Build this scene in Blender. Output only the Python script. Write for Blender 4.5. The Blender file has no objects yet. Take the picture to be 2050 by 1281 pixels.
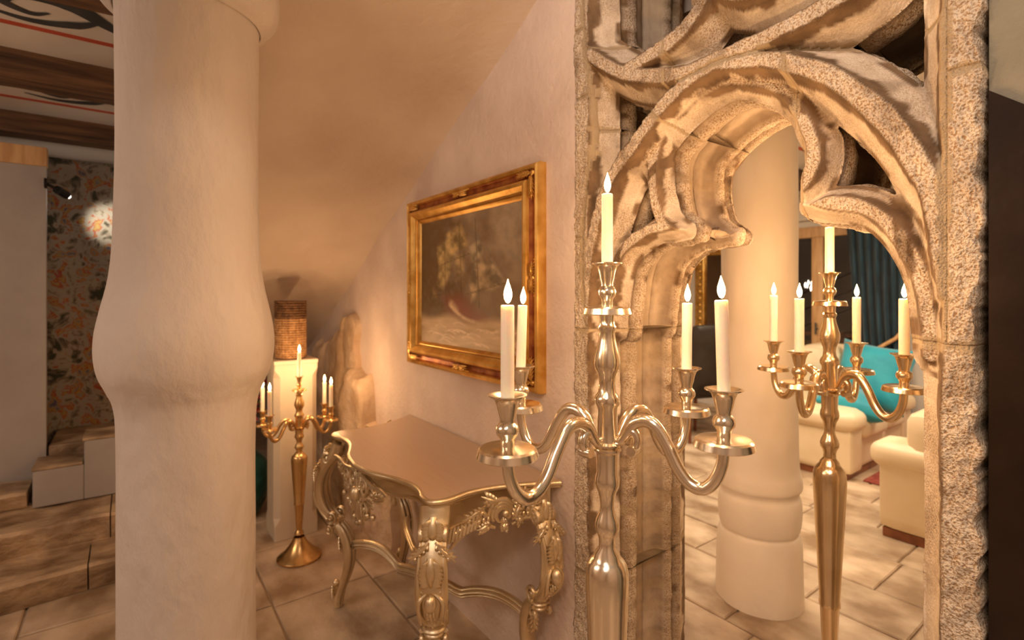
import bpy, bmesh, math, random
import numpy as np
from mathutils import Vector, Matrix
PI = math.pi
S = bpy.context.scene
COL = S.collection
random.seed(7)
RNG = np.random.default_rng(7)

# ------------------------------------------------------------------ camera, world, light, exposure
cd = bpy.data.cameras.new('camera'); cam = bpy.data.objects.new('camera', cd); COL.objects.link(cam)
cam.location = (0, 0, 1.45); cam.rotation_euler = (PI/2, 0, 0)
cd.sensor_width = 36; cd.lens = 36*1030/2050; cd.shift_y = -52.5/2050; cd.clip_start = .02
cd.dof.use_dof = True; cd.dof.focus_distance = 1.12; cd.dof.aperture_fstop = 3.2
S.camera = cam
S.view_settings.view_transform = 'Standard'; S.view_settings.look = 'None'
S.view_settings.gamma = 1; S.view_settings.use_curve_mapping = False
S.view_settings.exposure = 0.12

# wall frame: x = u along the picture wall (towards the right / nearer), y = t through the arch, z = up
AX, AY = .213, 1.75
TH = math.atan2(-.8035, .5954)
EU = Vector((.5954, -.8035, 0)); NT = Vector((.8035, .5954, 0))
def W(u, t, z=0.0): return Vector((AX, AY, 0)) + EU*u + NT*t + Vector((0, 0, z))

w = bpy.data.worlds.new('world'); S.world = w; w.use_nodes = True
w.node_tree.nodes['Background'].inputs[0].default_value = (1.0, .77, .58, 1)
w.node_tree.nodes['Background'].inputs[1].default_value = .30

def area(name, loc, target, power, size, color, spread=PI):
    l = bpy.data.lights.new(name, 'AREA'); l.energy = power; l.size = size; l.color = color; l.shape = 'DISK'; l.spread = spread
    o = bpy.data.objects.new(name, l); COL.objects.link(o); o.location = loc
    o.rotation_euler = (Vector(target)-Vector(loc)).to_track_quat('-Z', 'Y').to_euler(); return o
def spot(name, loc, target, power, angle, color, blend=.6, rad=.03):
    l = bpy.data.lights.new(name, 'SPOT'); l.energy = power; l.spot_size = angle; l.spot_blend = blend; l.color = color; l.shadow_soft_size = rad
    o = bpy.data.objects.new(name, l); COL.objects.link(o); o.location = loc
    o.rotation_euler = (Vector(target)-Vector(loc)).to_track_quat('-Z', 'Y').to_euler(); return o
WARM = (1.0, .70, .42)
area('fill_light_hall', W(1.75, -2.5, 3.35), W(.1, -.3, 1.2), 80, 1.4, (1, .80, .67))  # added soft fill hung in the open behind the camera, no fixture
area('fill_light_entrance', W(-.6, -3.0, 2.46), W(-.9, -1.6, .6), 17, 1.3, (1, .80, .67))  # second added soft fill, unseen, for the left side of the room
spot('ceiling_downlight', W(.70, -.90, 2.90), W(.70, -.90, 0), 14, math.radians(114), (1, .79, .64), .12, .05)
def bulb(name, loc, power, rad, color):
    l = bpy.data.lights.new(name, 'POINT'); l.energy = power; l.color = color; l.shadow_soft_size = rad
    o = bpy.data.objects.new(name, l); COL.objects.link(o); o.location = loc; return o
bulb('fill_light_stairs', W(-1.1, -3.0, 2.0), 14, .12, (1, .78, .58))  # added point fill out of view, brightens the beamed ceiling
area('ceiling_lamp_living', W(-.3, 2.2, 2.4), W(-.1, 2.4, 0), 46, 1.0, (1, .76, .52))
area('ceiling_lamp_sofa', W(.8, 3.6, 2.4), W(.2, 3.9, 0), 34, .8, (1, .76, .52))
area('ceiling_lamp_dining', W(-1.8, 2.2, 2.4), W(-1.8, 2.6, 0), 40, .6, (1, .76, .52))
CANDLE_W, CANDLE_C = 3.2, (1.0, .58, .28)

# ------------------------------------------------------------------ helpers
def tag(o, label=None, cat=None, group=None, kind=None):
    if label: o['label'] = label
    if cat: o['category'] = cat
    if group: o['group'] = group
    if kind: o['kind'] = kind
    return o
def empty(name, loc=(0, 0, 0), rz=0, label=None, cat=None, group=None):
    o = bpy.data.objects.new(name, None); COL.objects.link(o); o.location = loc; o.rotation_euler = (0, 0, rz)
    o.empty_display_size = .05
    return tag(o, label, cat, group)
class MB:
    """collects vertices and faces of one mesh"""
    def __init__(s): s.v = []; s.f = []
    def add(s, v, f):
        b = len(s.v); s.v += [tuple(p) for p in v]; s.f += [tuple(i+b for i in q) for q in f]; return s
    def box(s, x0, x1, y0, y1, z0, z1):
        v = [(x, y, z) for x in (x0, x1) for y in (y0, y1) for z in (z0, z1)]
        return s.add(v, [(0, 1, 3, 2), (4, 6, 7, 5), (0, 4, 5, 1), (2, 3, 7, 6), (0, 2, 6, 4), (1, 5, 7, 3)])
    def build(s, name, m, parent=None, smooth=True, loc=None, rz=None, bevel=0, segs=2, angle=None, sub=0):
        me = bpy.data.meshes.new(name); me.from_pydata(s.v, [], s.f); me.update()
        bm = bmesh.new(); bm.from_mesh(me)
        if bevel:
            bmesh.ops.bevel(bm, geom=list(bm.edges), offset=bevel, segments=segs, profile=.6, affect='EDGES', clamp_overlap=True)
        bmesh.ops.recalc_face_normals(bm, faces=bm.faces)
        bm.to_mesh(me); bm.free()
        o = bpy.data.objects.new(name, me); COL.objects.link(o)
        if m: me.materials.append(m)
        if smooth:
            me.polygons.foreach_set('use_smooth', [True]*len(me.polygons))
            me.set_sharp_from_angle(angle=angle if angle else math.radians(40))
        if sub:
            md = o.modifiers.new('subdivision', 'SUBSURF'); md.levels = sub; md.render_levels = sub
        if parent: o.parent = parent
        if loc is not None: o.location = loc
        if rz is not None: o.rotation_euler = (0, 0, rz)
        return o
def catmull(pts, n=8):
    P = [np.array(p, float) for p in pts]; P = [2*P[0]-P[1]]+P+[2*P[-1]-P[-2]]; out = []
    for i in range(1, len(P)-2):
        for k in range(n):
            t = k/n; a, b, c, d = P[i-1], P[i], P[i+1], P[i+2]
            out.append(.5*((2*b)+(c-a)*t+(2*a-5*b+4*c-d)*t*t+(3*b-3*c+d-a)*t**3))
    out.append(P[-2]); return np.array(out)
def lathe(prof, n=32, axis=(0, 0), wob=None):
    v = []; f = []
    for (r, z) in prof:
        for k in range(n):
            a = 2*PI*k/n; rr = r if wob is None else r*wob(a, z)
            v.append((axis[0]+rr*math.cos(a), axis[1]+rr*math.sin(a), z))
    for i in range(len(prof)-1):
        for k in range(n):
            k2 = (k+1) % n
            f.append((i*n+k, i*n+k2, (i+1)*n+k2, (i+1)*n+k))
    f.append(tuple(range(n-1, -1, -1))); m = (len(prof)-1)*n; f.append(tuple(range(m, m+n)))
    return v, f
def tube(pts, rad, n=10, lat=None, asp=1.0, closed=False):
    """sweep; rad list = half thickness; with lat given the section is rad*asp wide along lat"""
    P = [Vector(p) for p in pts]; m = len(P); v = []; f = []
    if not hasattr(rad, '__len__'): rad = [rad]*m
    if len(rad) != m: rad = list(np.interp(np.linspace(0, 1, m), np.linspace(0, 1, len(rad)), rad))
    up = Vector((0, 0, 1)); prev = None
    for i in range(m):
        t = (P[min(i+1, m-1)]-P[max(i-1, 0)]).normalized()
        if lat is not None: a = Vector(lat); a = (a-t*a.dot(t)).normalized()
        else:
            if prev is None:
                a = t.cross(up)
                if a.length < .1: a = t.cross(Vector((1, 0, 0)))
            else: a = prev-t*prev.dot(t)
            a.normalize(); prev = a
        b = t.cross(a)
        for k in range(n):
            q = 2*PI*k/n; v.append(P[i]+a*(math.cos(q)*rad[i]*asp)+b*(math.sin(q)*rad[i]))
    for i in range(m-1):
        for k in range(n):
            k2 = (k+1) % n; f.append((i*n+k, i*n+k2, (i+1)*n+k2, (i+1)*n+k))
    f.append(tuple(range(n-1, -1, -1))); f.append(tuple(range((m-1)*n, m*n)))
    return v, f
def ball(c, r, n=10, sx=1, sy=1, sz=1):
    pr = [(max(1e-4, r*math.sin(PI*i/n)), -r*math.cos(PI*i/n)) for i in range(n+1)]
    v, f = lathe(pr, n+4)
    return [(c[0]+p[0]*sx, c[1]+p[1]*sy, c[2]+p[2]*sz) for p in v], f
# cheap value noise on arrays
_G = RNG.random((256, 256))
def vnoise(x, y):
    xi = np.floor(x).astype(int); yi = np.floor(y).astype(int); fx = x-xi; fy = y-yi
    fx = fx*fx*(3-2*fx); fy = fy*fy*(3-2*fy)
    g = lambda a, b: _G[a % 256, b % 256]
    return (g(xi, yi)*(1-fx)+g(xi+1, yi)*fx)*(1-fy)+(g(xi, yi+1)*(1-fx)+g(xi+1, yi+1)*fx)*fy
def fbm(x, y, o=4, gain=.5):
    s = 0; a = 1; tot = 0
    for k in range(o):
        s = s+a*vnoise(x*2**k+17.3*k, y*2**k+5.1*k); tot += a; a *= gain
    return s/tot

# ------------------------------------------------------------------ materials
def nt(name):
    m = bpy.data.materials.new(name); m.use_nodes = True; t = m.node_tree
    return m, t, t.nodes['Principled BSDF'], t.nodes.new, t.links.new
def rgba(c): return (c[0], c[1], c[2], 1)
def mat(name, c1, c2=None, scale=8, rough=.6, rough2=None, metal=0, bump=0, bscale=40, detail=6, contrast=(.35, .65), stretch=None, coat=0, sheen=0, perobj=0, space='pos', bdist=.01, spec=None):
    m, t, B, N, L = nt(name); c2 = c2 or c1
    if space == 'pos': g = N('ShaderNodeNewGeometry'); src = g.outputs['Position']
    else: g = N('ShaderNodeTexCoord'); src = g.outputs['Object']
    if stretch:
        mp = N('ShaderNodeMapping'); mp.inputs['Scale'].default_value = stretch[:3]
        if len(stretch) > 3: mp.inputs['Rotation'].default_value = (0, 0, stretch[3])
        L(src, mp.inputs['Vector']); src = mp.outputs[0]
    nz = N('ShaderNodeTexNoise'); nz.inputs['Scale'].default_value = scale; nz.inputs['Detail'].default_value = detail; L(src, nz.inputs['Vector'])
    r = N('ShaderNodeValToRGB'); r.color_ramp.elements[0].position = contrast[0]; r.color_ramp.elements[1].position = contrast[1]
    r.color_ramp.elements[0].color = rgba(c1); r.color_ramp.elements[1].color = rgba(c2); L(nz.outputs['Fac'], r.inputs[0])
    out = r.outputs[0]
    if perobj:
        oi = N('ShaderNodeObjectInfo'); mr = N('ShaderNodeMapRange'); mr.inputs[3].default_value = 1-perobj; mr.inputs[4].default_value = 1+perobj
        L(oi.outputs['Random'], mr.inputs[0]); hs = N('ShaderNodeHueSaturation'); L(mr.outputs[0], hs.inputs['Value']); L(out, hs.inputs['Color']); out = hs.outputs[0]
    L(out, B.inputs['Base Color'])
    if rough2 is not None:
        mr = N('ShaderNodeMapRange'); mr.inputs[3].default_value = rough; mr.inputs[4].default_value = rough2; L(nz.outputs['Fac'], mr.inputs[0]); L(mr.outputs[0], B.inputs['Roughness'])
    else: B.inputs['Roughness'].default_value = rough
    B.inputs['Metallic'].default_value = metal; B.inputs['Coat Weight'].default_value = coat; B.inputs['Sheen Weight'].default_value = sheen
    if spec is not None: B.inputs['Specular IOR Level'].default_value = spec
    if bump:
        n2 = N('ShaderNodeTexNoise'); n2.inputs['Scale'].default_value = bscale; n2.inputs['Detail'].default_value = 5; L(src, n2.inputs['Vector'])
        b = N('ShaderNodeBump'); b.inputs['Strength'].default_value = bump; b.inputs['Distance'].default_value = bdist
        L(n2.outputs['Fac'], b.inputs['Height']); L(b.outputs[0], B.inputs['Normal'])
    return m
def vcol_mat(name, rough=.5, bump=0, bscale=200, metal=0):
    m, t, B, N, L = nt(name); a = N('ShaderNodeVertexColor'); a.layer_name = 'Col'; L(a.outputs[0], B.inputs['Base Color']); B.inputs['Roughness'].default_value = rough
    if bump:
        g = N('ShaderNodeNewGeometry'); n2 = N('ShaderNodeTexNoise'); n2.inputs['Scale'].default_value = bscale; L(g.outputs['Position'], n2.inputs['Vector'])
        b = N('ShaderNodeBump'); b.inputs['Strength'].default_value = bump; b.inputs['Distance'].default_value = .003; L(n2.outputs['Fac'], b.inputs['Height']); L(b.outputs[0], B.inputs['Normal'])
    return m
def emit(name, c, s):
    m, t, B, N, L = nt(name); B.inputs['Emission Color'].default_value = rgba(c); B.inputs['Emission Strength'].default_value = s; B.inputs['Base Color'].default_value = rgba(c); return m
def glass(name, c=(1, 1, 1), rough=0):
    m, t, B, N, L = nt(name); B.inputs['Base Color'].default_value = rgba(c); B.inputs['Transmission Weight'].default_value = 1; B.inputs['Roughness'].default_value = rough; B.inputs['IOR'].default_value = 1.45; return m

M = {}
M['plaster'] = mat('warm_plaster', (.60, .49, .40), (.70, .59, .49), 2.2, .85, bump=.35, bscale=26, bdist=.012)
M['plaster_wall'] = mat('trowelled_plaster', (.60, .48, .405), (.74, .62, .53), 3.0, .85, bump=.4, bscale=38, bdist=.012)
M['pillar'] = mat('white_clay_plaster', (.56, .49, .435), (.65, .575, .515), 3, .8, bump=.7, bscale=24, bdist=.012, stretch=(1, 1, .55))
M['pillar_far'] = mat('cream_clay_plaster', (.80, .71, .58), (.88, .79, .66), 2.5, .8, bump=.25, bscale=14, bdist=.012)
M['white'] = mat('white_paint', (.74, .69, .62), (.80, .76, .70), 4, .7, bump=.1, bscale=60)
M['cream'] = mat('cream_pedestal_paint', (.62, .53, .40), (.68, .59, .46), 4, .6, bump=.1, bscale=50)
M['wallgrey'] = mat('grey_plaster', (.36, .33, .31), (.42, .39, .365), 3, .85, bump=.2, bscale=40)
M['wallshadow'] = mat('painted_shadow_brown', (.010, .005, .0025), (.022, .011, .006), 6, .30, bump=.15, bscale=20, spec=.3)  # dark brown that paints the shadow on the right wall
M['greygreen'] = mat('greygreen_plaster', (.20, .185, .13), (.26, .235, .17), 5, .8, bump=.3, bscale=60)
M['tile'] = mat('travertine', (.27, .18, .105), (.64, .51, .37), 3.4, .42, rough2=.62, bump=.5, bscale=16, detail=9, perobj=.13, bdist=.012, stretch=(1, 1.25, 1), space='obj')
M['grout'] = mat('floor_grout', (.30, .22, .15), (.40, .30, .21), 20, .9)
M['step'] = mat('old_step_stone', (.19, .115, .06), (.52, .38, .24), 5, .55, bump=1.0, bscale=9, bdist=.03, perobj=.08, stretch=(1.5, 1.0, 1.3), space='obj')
M['beam'] = mat('old_oak_beam', (.035, .015, .006), (.22, .11, .048), 5, .55, bump=.6, bscale=14, stretch=(7, .5, 7), contrast=(.3, .7), space='obj')
M['lightwood'] = mat('honey_wood', (.55, .31, .13), (.70, .44, .21), 8, .45, bump=.15, bscale=30, stretch=(4, 4, .6))
M['redpaint'] = mat('red_paint', (.52, .08, .035), (.60, .11, .05), 9, .7)
M['blackpaint'] = mat('blue_black_paint', (.03, .035, .04), (.06, .065, .07), 9, .7)
M['silver'] = mat('antique_champagne_silver', (.66, .53, .34), (.80, .68, .47), 9, .30, rough2=.42, metal=.9, bump=.12, bscale=70, bdist=.004)
M['tabletop'] = mat('brushed_champagne_top', (.60, .47, .35), (.65, .52, .395), 60, .30, rough2=.42, metal=.55, stretch=(.08, 3, 1), bump=.1, bscale=30, space='obj')
M['nickel'] = mat('polished_nickel', (.84, .73, .56), (.92, .82, .66), 6, .14, rough2=.26, metal=1, bump=.05, bscale=30)
M['brass'] = mat('aged_gold_brass', (.66, .42, .17), (.80, .55, .26), 8, .20, rough2=.34, metal=1)
M['bronze'] = mat('warm_brass', (.74, .57, .35), (.84, .68, .45), 8, .16, rough2=.28, metal=1)
M['gold'] = mat('gilt_wood', (.62, .33, .07), (.86, .55, .17), 14, .25, rough2=.42, metal=.85, bump=.2, bscale=50, bdist=.004)
M['bole'] = mat('worn_red_gilding', (.20, .035, .012), (.45, .17, .045), 18, .35, metal=.55, bump=.2, bscale=60)
M['canvas'] = vcol_mat('oil_paint', .38, .3, 260)
m, t, B, N, L = nt('ivory_wax'); M['wax'] = m
B.inputs['Base Color'].default_value = (.90, .83, .72, 1); B.inputs['Roughness'].default_value = .45
B.inputs['Subsurface Weight'].default_value = .7; B.inputs['Subsurface Radius'].default_value = (.03, .016, .006); B.inputs['Subsurface Scale'].default_value = 1.0
M['flame'] = emit('candle_flame', (1.0, .66, .30), 26)
M['wick'] = mat('burnt_wick', (.02, .015, .01), rough=.9)
M['wicker'] = mat('woven_wicker', (.30, .15, .055), (.56, .33, .15), 40, .6, bump=.4, bscale=90)
M['wickerdark'] = mat('dark_woven_wicker', (.08, .035, .012), (.20, .095, .035), 40, .6, bump=.4, bscale=90)
M['rock'] = mat('rough_sandstone', (.48, .33, .20), (.70, .54, .38), 6, .85, bump=.8, bscale=18, bdist=.02, perobj=.08)
M['teal_glaze'] = mat('teal_glaze', (.005, .05, .045), (.02, .12, .10), 9, .12)
M['petal_red'] = mat('dark_red_petals', (.16, .008, .015), (.32, .02, .03), 30, .6)
M['petal_pink'] = mat('dusky_pink_petals', (.40, .08, .10), (.55, .18, .18), 30, .6)
M['leafgreen'] = mat('olive_leaves', (.12, .14, .03), (.26, .26, .07), 20, .6)
M['leather'] = mat('cream_leather', (.74, .60, .40), (.80, .67, .47), 5, .42, bump=.15, bscale=120, bdist=.004)
M['blackleather'] = mat('black_leather', (.018, .013, .010), (.03, .022, .018), 8, .38, bump=.1, bscale=120)
M['teal'] = mat('turquoise_velvet', (.0, .25, .36), (.01, .34, .46), 5, .6, sheen=.4, bump=.1, bscale=60)
M['curtain'] = mat('petrol_curtain', (.002, .022, .042), (.005, .045, .075), 7, .65, sheen=.3)
M['rug'] = mat('red_rug', (.20, .022, .022), (.34, .09, .06), 30, .95, bump=.4, bscale=200)
M['darkwood'] = mat('reddish_wood', (.16, .05, .02), (.26, .09, .035), 12, .4)
M['blackmetal'] = mat('black_metal', (.015, .014, .013), rough=.4, metal=.5)
M['greymetal'] = mat('grey_metal', (.10, .10, .10), rough=.5, metal=.5)
M['glass'] = glass('window_glass', (.95, .95, .95))
M['crystal'] = emit('lit_crystal', (1, .86, .68), 5)
M['lampglow'] = emit('spot_lens', (1, .93, .8), 30)
M['night'] = mat('dim_backdrop_wall', (.16, .14, .12), (.20, .17, .145), 3, .9)
M['mirror'] = mat('dark_mirror', (.25, .20, .15), rough=.06, metal=1)

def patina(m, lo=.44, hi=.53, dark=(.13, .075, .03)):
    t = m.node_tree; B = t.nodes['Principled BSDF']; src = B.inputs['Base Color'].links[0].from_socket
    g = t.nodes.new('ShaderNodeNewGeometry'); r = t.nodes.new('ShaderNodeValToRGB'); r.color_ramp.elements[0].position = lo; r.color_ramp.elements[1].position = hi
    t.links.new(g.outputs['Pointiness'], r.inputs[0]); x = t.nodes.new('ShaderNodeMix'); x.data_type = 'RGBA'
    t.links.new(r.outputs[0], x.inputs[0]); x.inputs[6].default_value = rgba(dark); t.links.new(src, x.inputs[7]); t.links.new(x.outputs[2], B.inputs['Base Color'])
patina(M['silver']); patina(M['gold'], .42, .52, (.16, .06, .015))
# carved arch stone: masks R brown crust, G mortar, B pecked face
m, t, B, N, L = nt('carved_sandstone'); M['stone'] = m
va = N('ShaderNodeVertexColor'); va.layer_name = 'Col'; sp = N('ShaderNodeSeparateColor'); L(va.outputs[0], sp.inputs[0])
g = N('ShaderNodeNewGeometry'); P_ = g.outputs['Position']
def noise_(sc, det=5):
    n_ = N('ShaderNodeTexNoise'); n_.inputs['Scale'].default_value = sc; n_.inputs['Detail'].default_value = det; L(P_, n_.inputs['Vector']); return n_.outputs['Fac']
def ramp_(src, a, b, ca, cb):
    r_ = N('ShaderNodeValToRGB'); r_.color_ramp.elements[0].position = a; r_.color_ramp.elements[1].position = b
    r_.color_ramp.elements[0].color = rgba(ca); r_.color_ramp.elements[1].color = rgba(cb); L(src, r_.inputs[0]); return r_.outputs[0]
def mix_(f_, a, b):
    x = N('ShaderNodeMix'); x.data_type = 'RGBA'; L(f_, x.inputs[0]); L(a, x.inputs[6]); L(b, x.inputs[7]); return x.outputs[2]
nf = noise_(16, 8); nc = noise_(230, 4)
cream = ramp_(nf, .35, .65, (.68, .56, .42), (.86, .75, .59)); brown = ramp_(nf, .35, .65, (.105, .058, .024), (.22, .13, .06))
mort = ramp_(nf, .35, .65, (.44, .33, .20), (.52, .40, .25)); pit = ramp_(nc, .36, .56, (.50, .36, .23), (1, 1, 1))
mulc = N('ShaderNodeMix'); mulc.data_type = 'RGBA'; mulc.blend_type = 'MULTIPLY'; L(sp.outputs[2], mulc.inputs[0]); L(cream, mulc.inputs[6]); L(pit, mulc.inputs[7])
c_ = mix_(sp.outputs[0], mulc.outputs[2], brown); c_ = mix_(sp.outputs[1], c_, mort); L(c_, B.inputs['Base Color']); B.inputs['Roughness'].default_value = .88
b1 = N('ShaderNodeBump'); b1.inputs['Distance'].default_value = .012; L(nc, b1.inputs['Height'])
mm = N('ShaderNodeMath'); mm.operation = 'MULTIPLY_ADD'; mm.inputs[1].default_value = .75; mm.inputs[2].default_value = .12; L(sp.outputs[2], mm.inputs[0]); L(mm.outputs[0], b1.inputs['Strength'])
b2 = N('ShaderNodeBump'); b2.inputs['Distance'].default_value = .01; b2.inputs['Strength'].default_value = .4; L(noise_(45, 6), b2.inputs['Height']); L(b2.outputs[0], b1.inputs['Normal']); L(b1.outputs[0], B.inputs['Normal'])

# patchwork textile
m, t, B, N, L = nt('patchwork_textile'); M['patch'] = m
tc = N('ShaderNodeTexCoord'); mp = N('ShaderNodeMapping'); mp.inputs['Scale'].default_value = (3.2, 3.2, 3.2); L(tc.outputs['Object'], mp.inputs[0])
nz = N('ShaderNodeTexNoise'); nz.inputs['Scale'].default_value = 2.2; nz.inputs['Detail'].default_value = 10; nz.inputs['Roughness'].default_value = .7; nz.inputs['Distortion'].default_value = .7; L(mp.outputs[0], nz.inputs['Vector'])
vo = N('ShaderNodeTexVoronoi'); vo.inputs['Scale'].default_value = 7; vo.feature = 'SMOOTH_F1'; vo.inputs['Smoothness'].default_value = .6; L(mp.outputs[0], vo.inputs['Vector'])
sv = N('ShaderNodeSeparateColor'); L(vo.outputs['Color'], sv.inputs[0])
ad = N('ShaderNodeMath'); ad.operation = 'MULTIPLY_ADD'; ad.inputs[1].default_value = .20; L(sv.outputs[0], ad.inputs[0]); L(nz.outputs['Fac'], ad.inputs[2])
r = N('ShaderNodeValToRGB'); els = r.color_ramp.elements; r.color_ramp.interpolation = 'EASE'
for k, (p, c) in enumerate([(.44, (.05, .055, .03)), (.50, (.22, .17, .13)), (.55, (.40, .36, .28)), (.59, (.34, .31, .27)), (.62, (.42, .36, .26)), (.65, (.36, .045, .03)), (.69, (.45, .30, .08)), (.72, (.30, .26, .22)), (.78, (.12, .10, .15))]):
    if k < 2: el = els[k]; el.position = p
    else: el = els.new(p)
    el.color = rgba(c)
L(ad.outputs[0], r.inputs[0]); L(r.outputs[0], B.inputs['Base Color']); B.inputs['Roughness'].default_value = .85
bp = N('ShaderNodeBump'); bp.inputs['Strength'].default_value = .4; n2 = N('ShaderNodeTexNoise'); n2.inputs['Scale'].default_value = 60; L(tc.outputs['Object'], n2.inputs['Vector']); L(n2.outputs['Fac'], bp.inputs['Height']); L(bp.outputs[0], B.inputs['Normal'])

# ================================================================== STRUCTURE
ORG = Vector((AX, AY, 0))
def framed(mb, name, m, parent=None, **k):
    """a mesh whose coordinates are wall-frame (u, t, z)"""
    if parent is None: o = mb.build(name, m, None, loc=ORG, rz=TH, **k)
    else:
        o = mb.build(name, m, parent, **k)
        o.matrix_parent_inverse = Matrix.Identity(4)
    return o
def struct(name, mb, m, **k): return tag(framed(mb, name, m, **k), kind='structure')

# floor: slabs laid square to the wall, each its own piece
floor = struct('floor', MB().box(-6.0, 3.2, -3.6, 6.2, -.12, -.012), M['grout'], smooth=False)
rt = random.Random(5)
def slab(u0, u1, t0, t1, z0, z1, j=.004, top=.003):
    mb = MB(); q = [(u0+rt.uniform(.003, .003+j), t0+rt.uniform(.003, .003+j)), (u1-rt.uniform(.003, .003+j), t0+rt.uniform(.003, .003+j)),
                    (u1-rt.uniform(.003, .003+j), t1-rt.uniform(.003, .003+j)), (u0+rt.uniform(.003, .003+j), t1-rt.uniform(.003, .003+j))]
    c = (sum(p[0] for p in q)/4, sum(p[1] for p in q)/4)
    inn = [(p[0]+math.copysign(.006, c[0]-p[0]), p[1]+math.copysign(.006, c[1]-p[1])) for p in q]
    h = [z1+rt.uniform(-top, 0) for _ in q]
    v = [(p[0], p[1], z0) for p in q]+[(p[0], p[1], hh-.005) for p, hh in zip(q, h)]+[(p[0], p[1], hh) for p, hh in zip(inn, h)]
    f = [(0, 1, 5, 4), (1, 2, 6, 5), (2, 3, 7, 6), (3, 0, 4, 7), (4, 5, 9, 8), (5, 6, 10, 9), (6, 7, 11, 10), (7, 4, 8, 11), (8, 9, 10, 11)]
    return mb.add(v, f)
row = 0; tt = -3.2
while tt < 4.9:
    h = rt.choice([.40, .40, .46, .34]); uu = -3.1-rt.uniform(0, .5)
    lim = 1.6 if tt > -1.3 else .2
    while uu < lim:
        L_ = rt.choice([.40, .60, .60, .80])
        # skip what lies under the raised steps
        if not (uu+L_ < -1.95 and tt+h < -1.15) and uu+L_ > -2.9-max(0, tt)*.25:
            framed(slab(uu, uu+L_, tt, tt+h, -.015, 0), 'tile', M['tile'], floor, smooth=False)
        uu += L_
    tt += h; row += 1

# picture wall left of the arch, with the soffit of a stair sloping down along it
def soff(u): return .51*u+2.678          # height of the soffit on the wall (s = 1.279-u)
pw = MB()
n_ = 60
for k in range(n_):
    u0 = -4.6+4.6*k/n_; u1 = -4.6+4.6*(k+1)/n_
    pw.add([(u0, 0, -.05), (u1, 0, -.05), (u1, 0, 3.2), (u0, 0, 3.2), (u0, .53, -.05), (u1, .53, -.05), (u1, .53, 3.2), (u0, .53, 3.2)], [(0, 1, 2, 3), (5, 4, 7, 6)])
pw.add([(0, 0, -.05), (0, .53, -.05), (0, .53, 3.2), (0, 0, 3.2)], [(0, 1, 2, 3)])
wall_left = struct('wall_left', pw, M['plaster_wall'])
# wall above the arch and to its right
struct('wall_top', MB().box(0, 1.10, .0, .53, 2.72, 3.2), M['plaster_wall'], smooth=False)
wr = struct('wall_right', MB().box(1.048, 3.2, .02, .53, -.05, 3.2), M['greygreen'], smooth=False)
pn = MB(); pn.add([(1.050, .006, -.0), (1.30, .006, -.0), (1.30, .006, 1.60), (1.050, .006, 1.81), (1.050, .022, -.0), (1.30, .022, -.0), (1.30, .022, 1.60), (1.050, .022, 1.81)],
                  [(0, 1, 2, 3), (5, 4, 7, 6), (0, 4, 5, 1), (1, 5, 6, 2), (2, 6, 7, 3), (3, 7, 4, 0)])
framed(pn, 'shadow_sheet', M['wallshadow'], wr, smooth=False)  # sloped dark sheet: the wall's diagonal shadow built as a coloured surface
# soffit
sf = MB(); nu, nt_ = 70, 16; tl = -1.10
for i in range(nu+1):
    for j in range(nt_+1):
        u = -5.2+6.2*i/nu; t_ = tl-(tl)*j/nt_
        b = .012*math.sin(u*3.1+t_*2)+.008*math.sin(u*7+1)
        c = max(0, (t_+.10)/.10); c = c*c*.022     # soft trowelled cove against the wall
        sf.v.append((u, t_, soff(u)+b-c))
for i in range(nu):
    for j in range(nt_):
        a = i*(nt_+1)+j; sf.f.append((a, a+1, a+nt_+2, a+nt_+1))
nb = len(sf.v); sf.add([(-5.2, tl, soff(-5.2)+.25), (1.0, tl, soff(1.0)+.25), (1.0, 0, soff(1.0)+.25), (-5.2, 0, soff(-5.2)+.25)], [(0, 1, 2, 3)])
sf.add([(-5.2, tl, soff(-5.2)), (1.0, tl, soff(1.0)), (1.0, tl, soff(1.0)+.25), (-5.2, tl, soff(-5.2)+.25)], [(0, 1, 2, 3)])
struct('ceiling_slope', sf, M['plaster'])

# flat ceiling with beams left of the slope
CE = 2.55
ceil = struct('ceiling', MB().box(-3.6, 1.4, -3.6, tl, CE, CE+.12), M['white'], smooth=False)
for k, u in enumerate((.22, -.85, -1.904, -2.99)):
    bmx = MB(); nn = 14
    for i in range(nn+1):
        t_ = -3.6+(3.6+tl+.25)*i/nn; d = [rt.uniform(-.006, .006) for _ in range(4)]
        bmx.v += [(u+d[0], t_, CE), (u+.012+d[1], t_, CE-.128+d[2]), (u-.165+d[3], t_, CE-.128+d[0]), (u-.18, t_, CE)]
    for i in range(nn):
        for j in range(3): bmx.f.append((i*4+j, i*4+j+1, i*4+j+5, i*4+j+4))
    bmx.f += [(0, 3, 2, 1), (nn*4, nn*4+1, nn*4+2, nn*4+3)]
    framed(bmx, 'beam', M['beam'], ceil)
for u in (-1.606, -2.685, -.55):
    framed(MB().box(u-.018, u+.018, -3.6, tl, CE-.003, CE), 'painted_stripe', M['redpaint'], ceil, smooth=False)
def flat_ribbon(mb, pts, wd, z):
    P = catmull(pts, 8); m_ = len(P); wd = np.interp(np.linspace(0, 1, m_), np.linspace(0, 1, len(wd)), wd); b = len(mb.v)
    for i in range(m_):
        d = P[min(i+1, m_-1)]-P[max(i-1, 0)]; d /= np.linalg.norm(d)+1e-9
        for s in (-1, 1): mb.v.append((P[i][0]-d[1]*wd[i]*s, P[i][1]+d[0]*wd[i]*s, z))
    for i in range(m_-1): mb.f.append((b+2*i, b+2*i+1, b+2*i+3, b+2*i+2))
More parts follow.
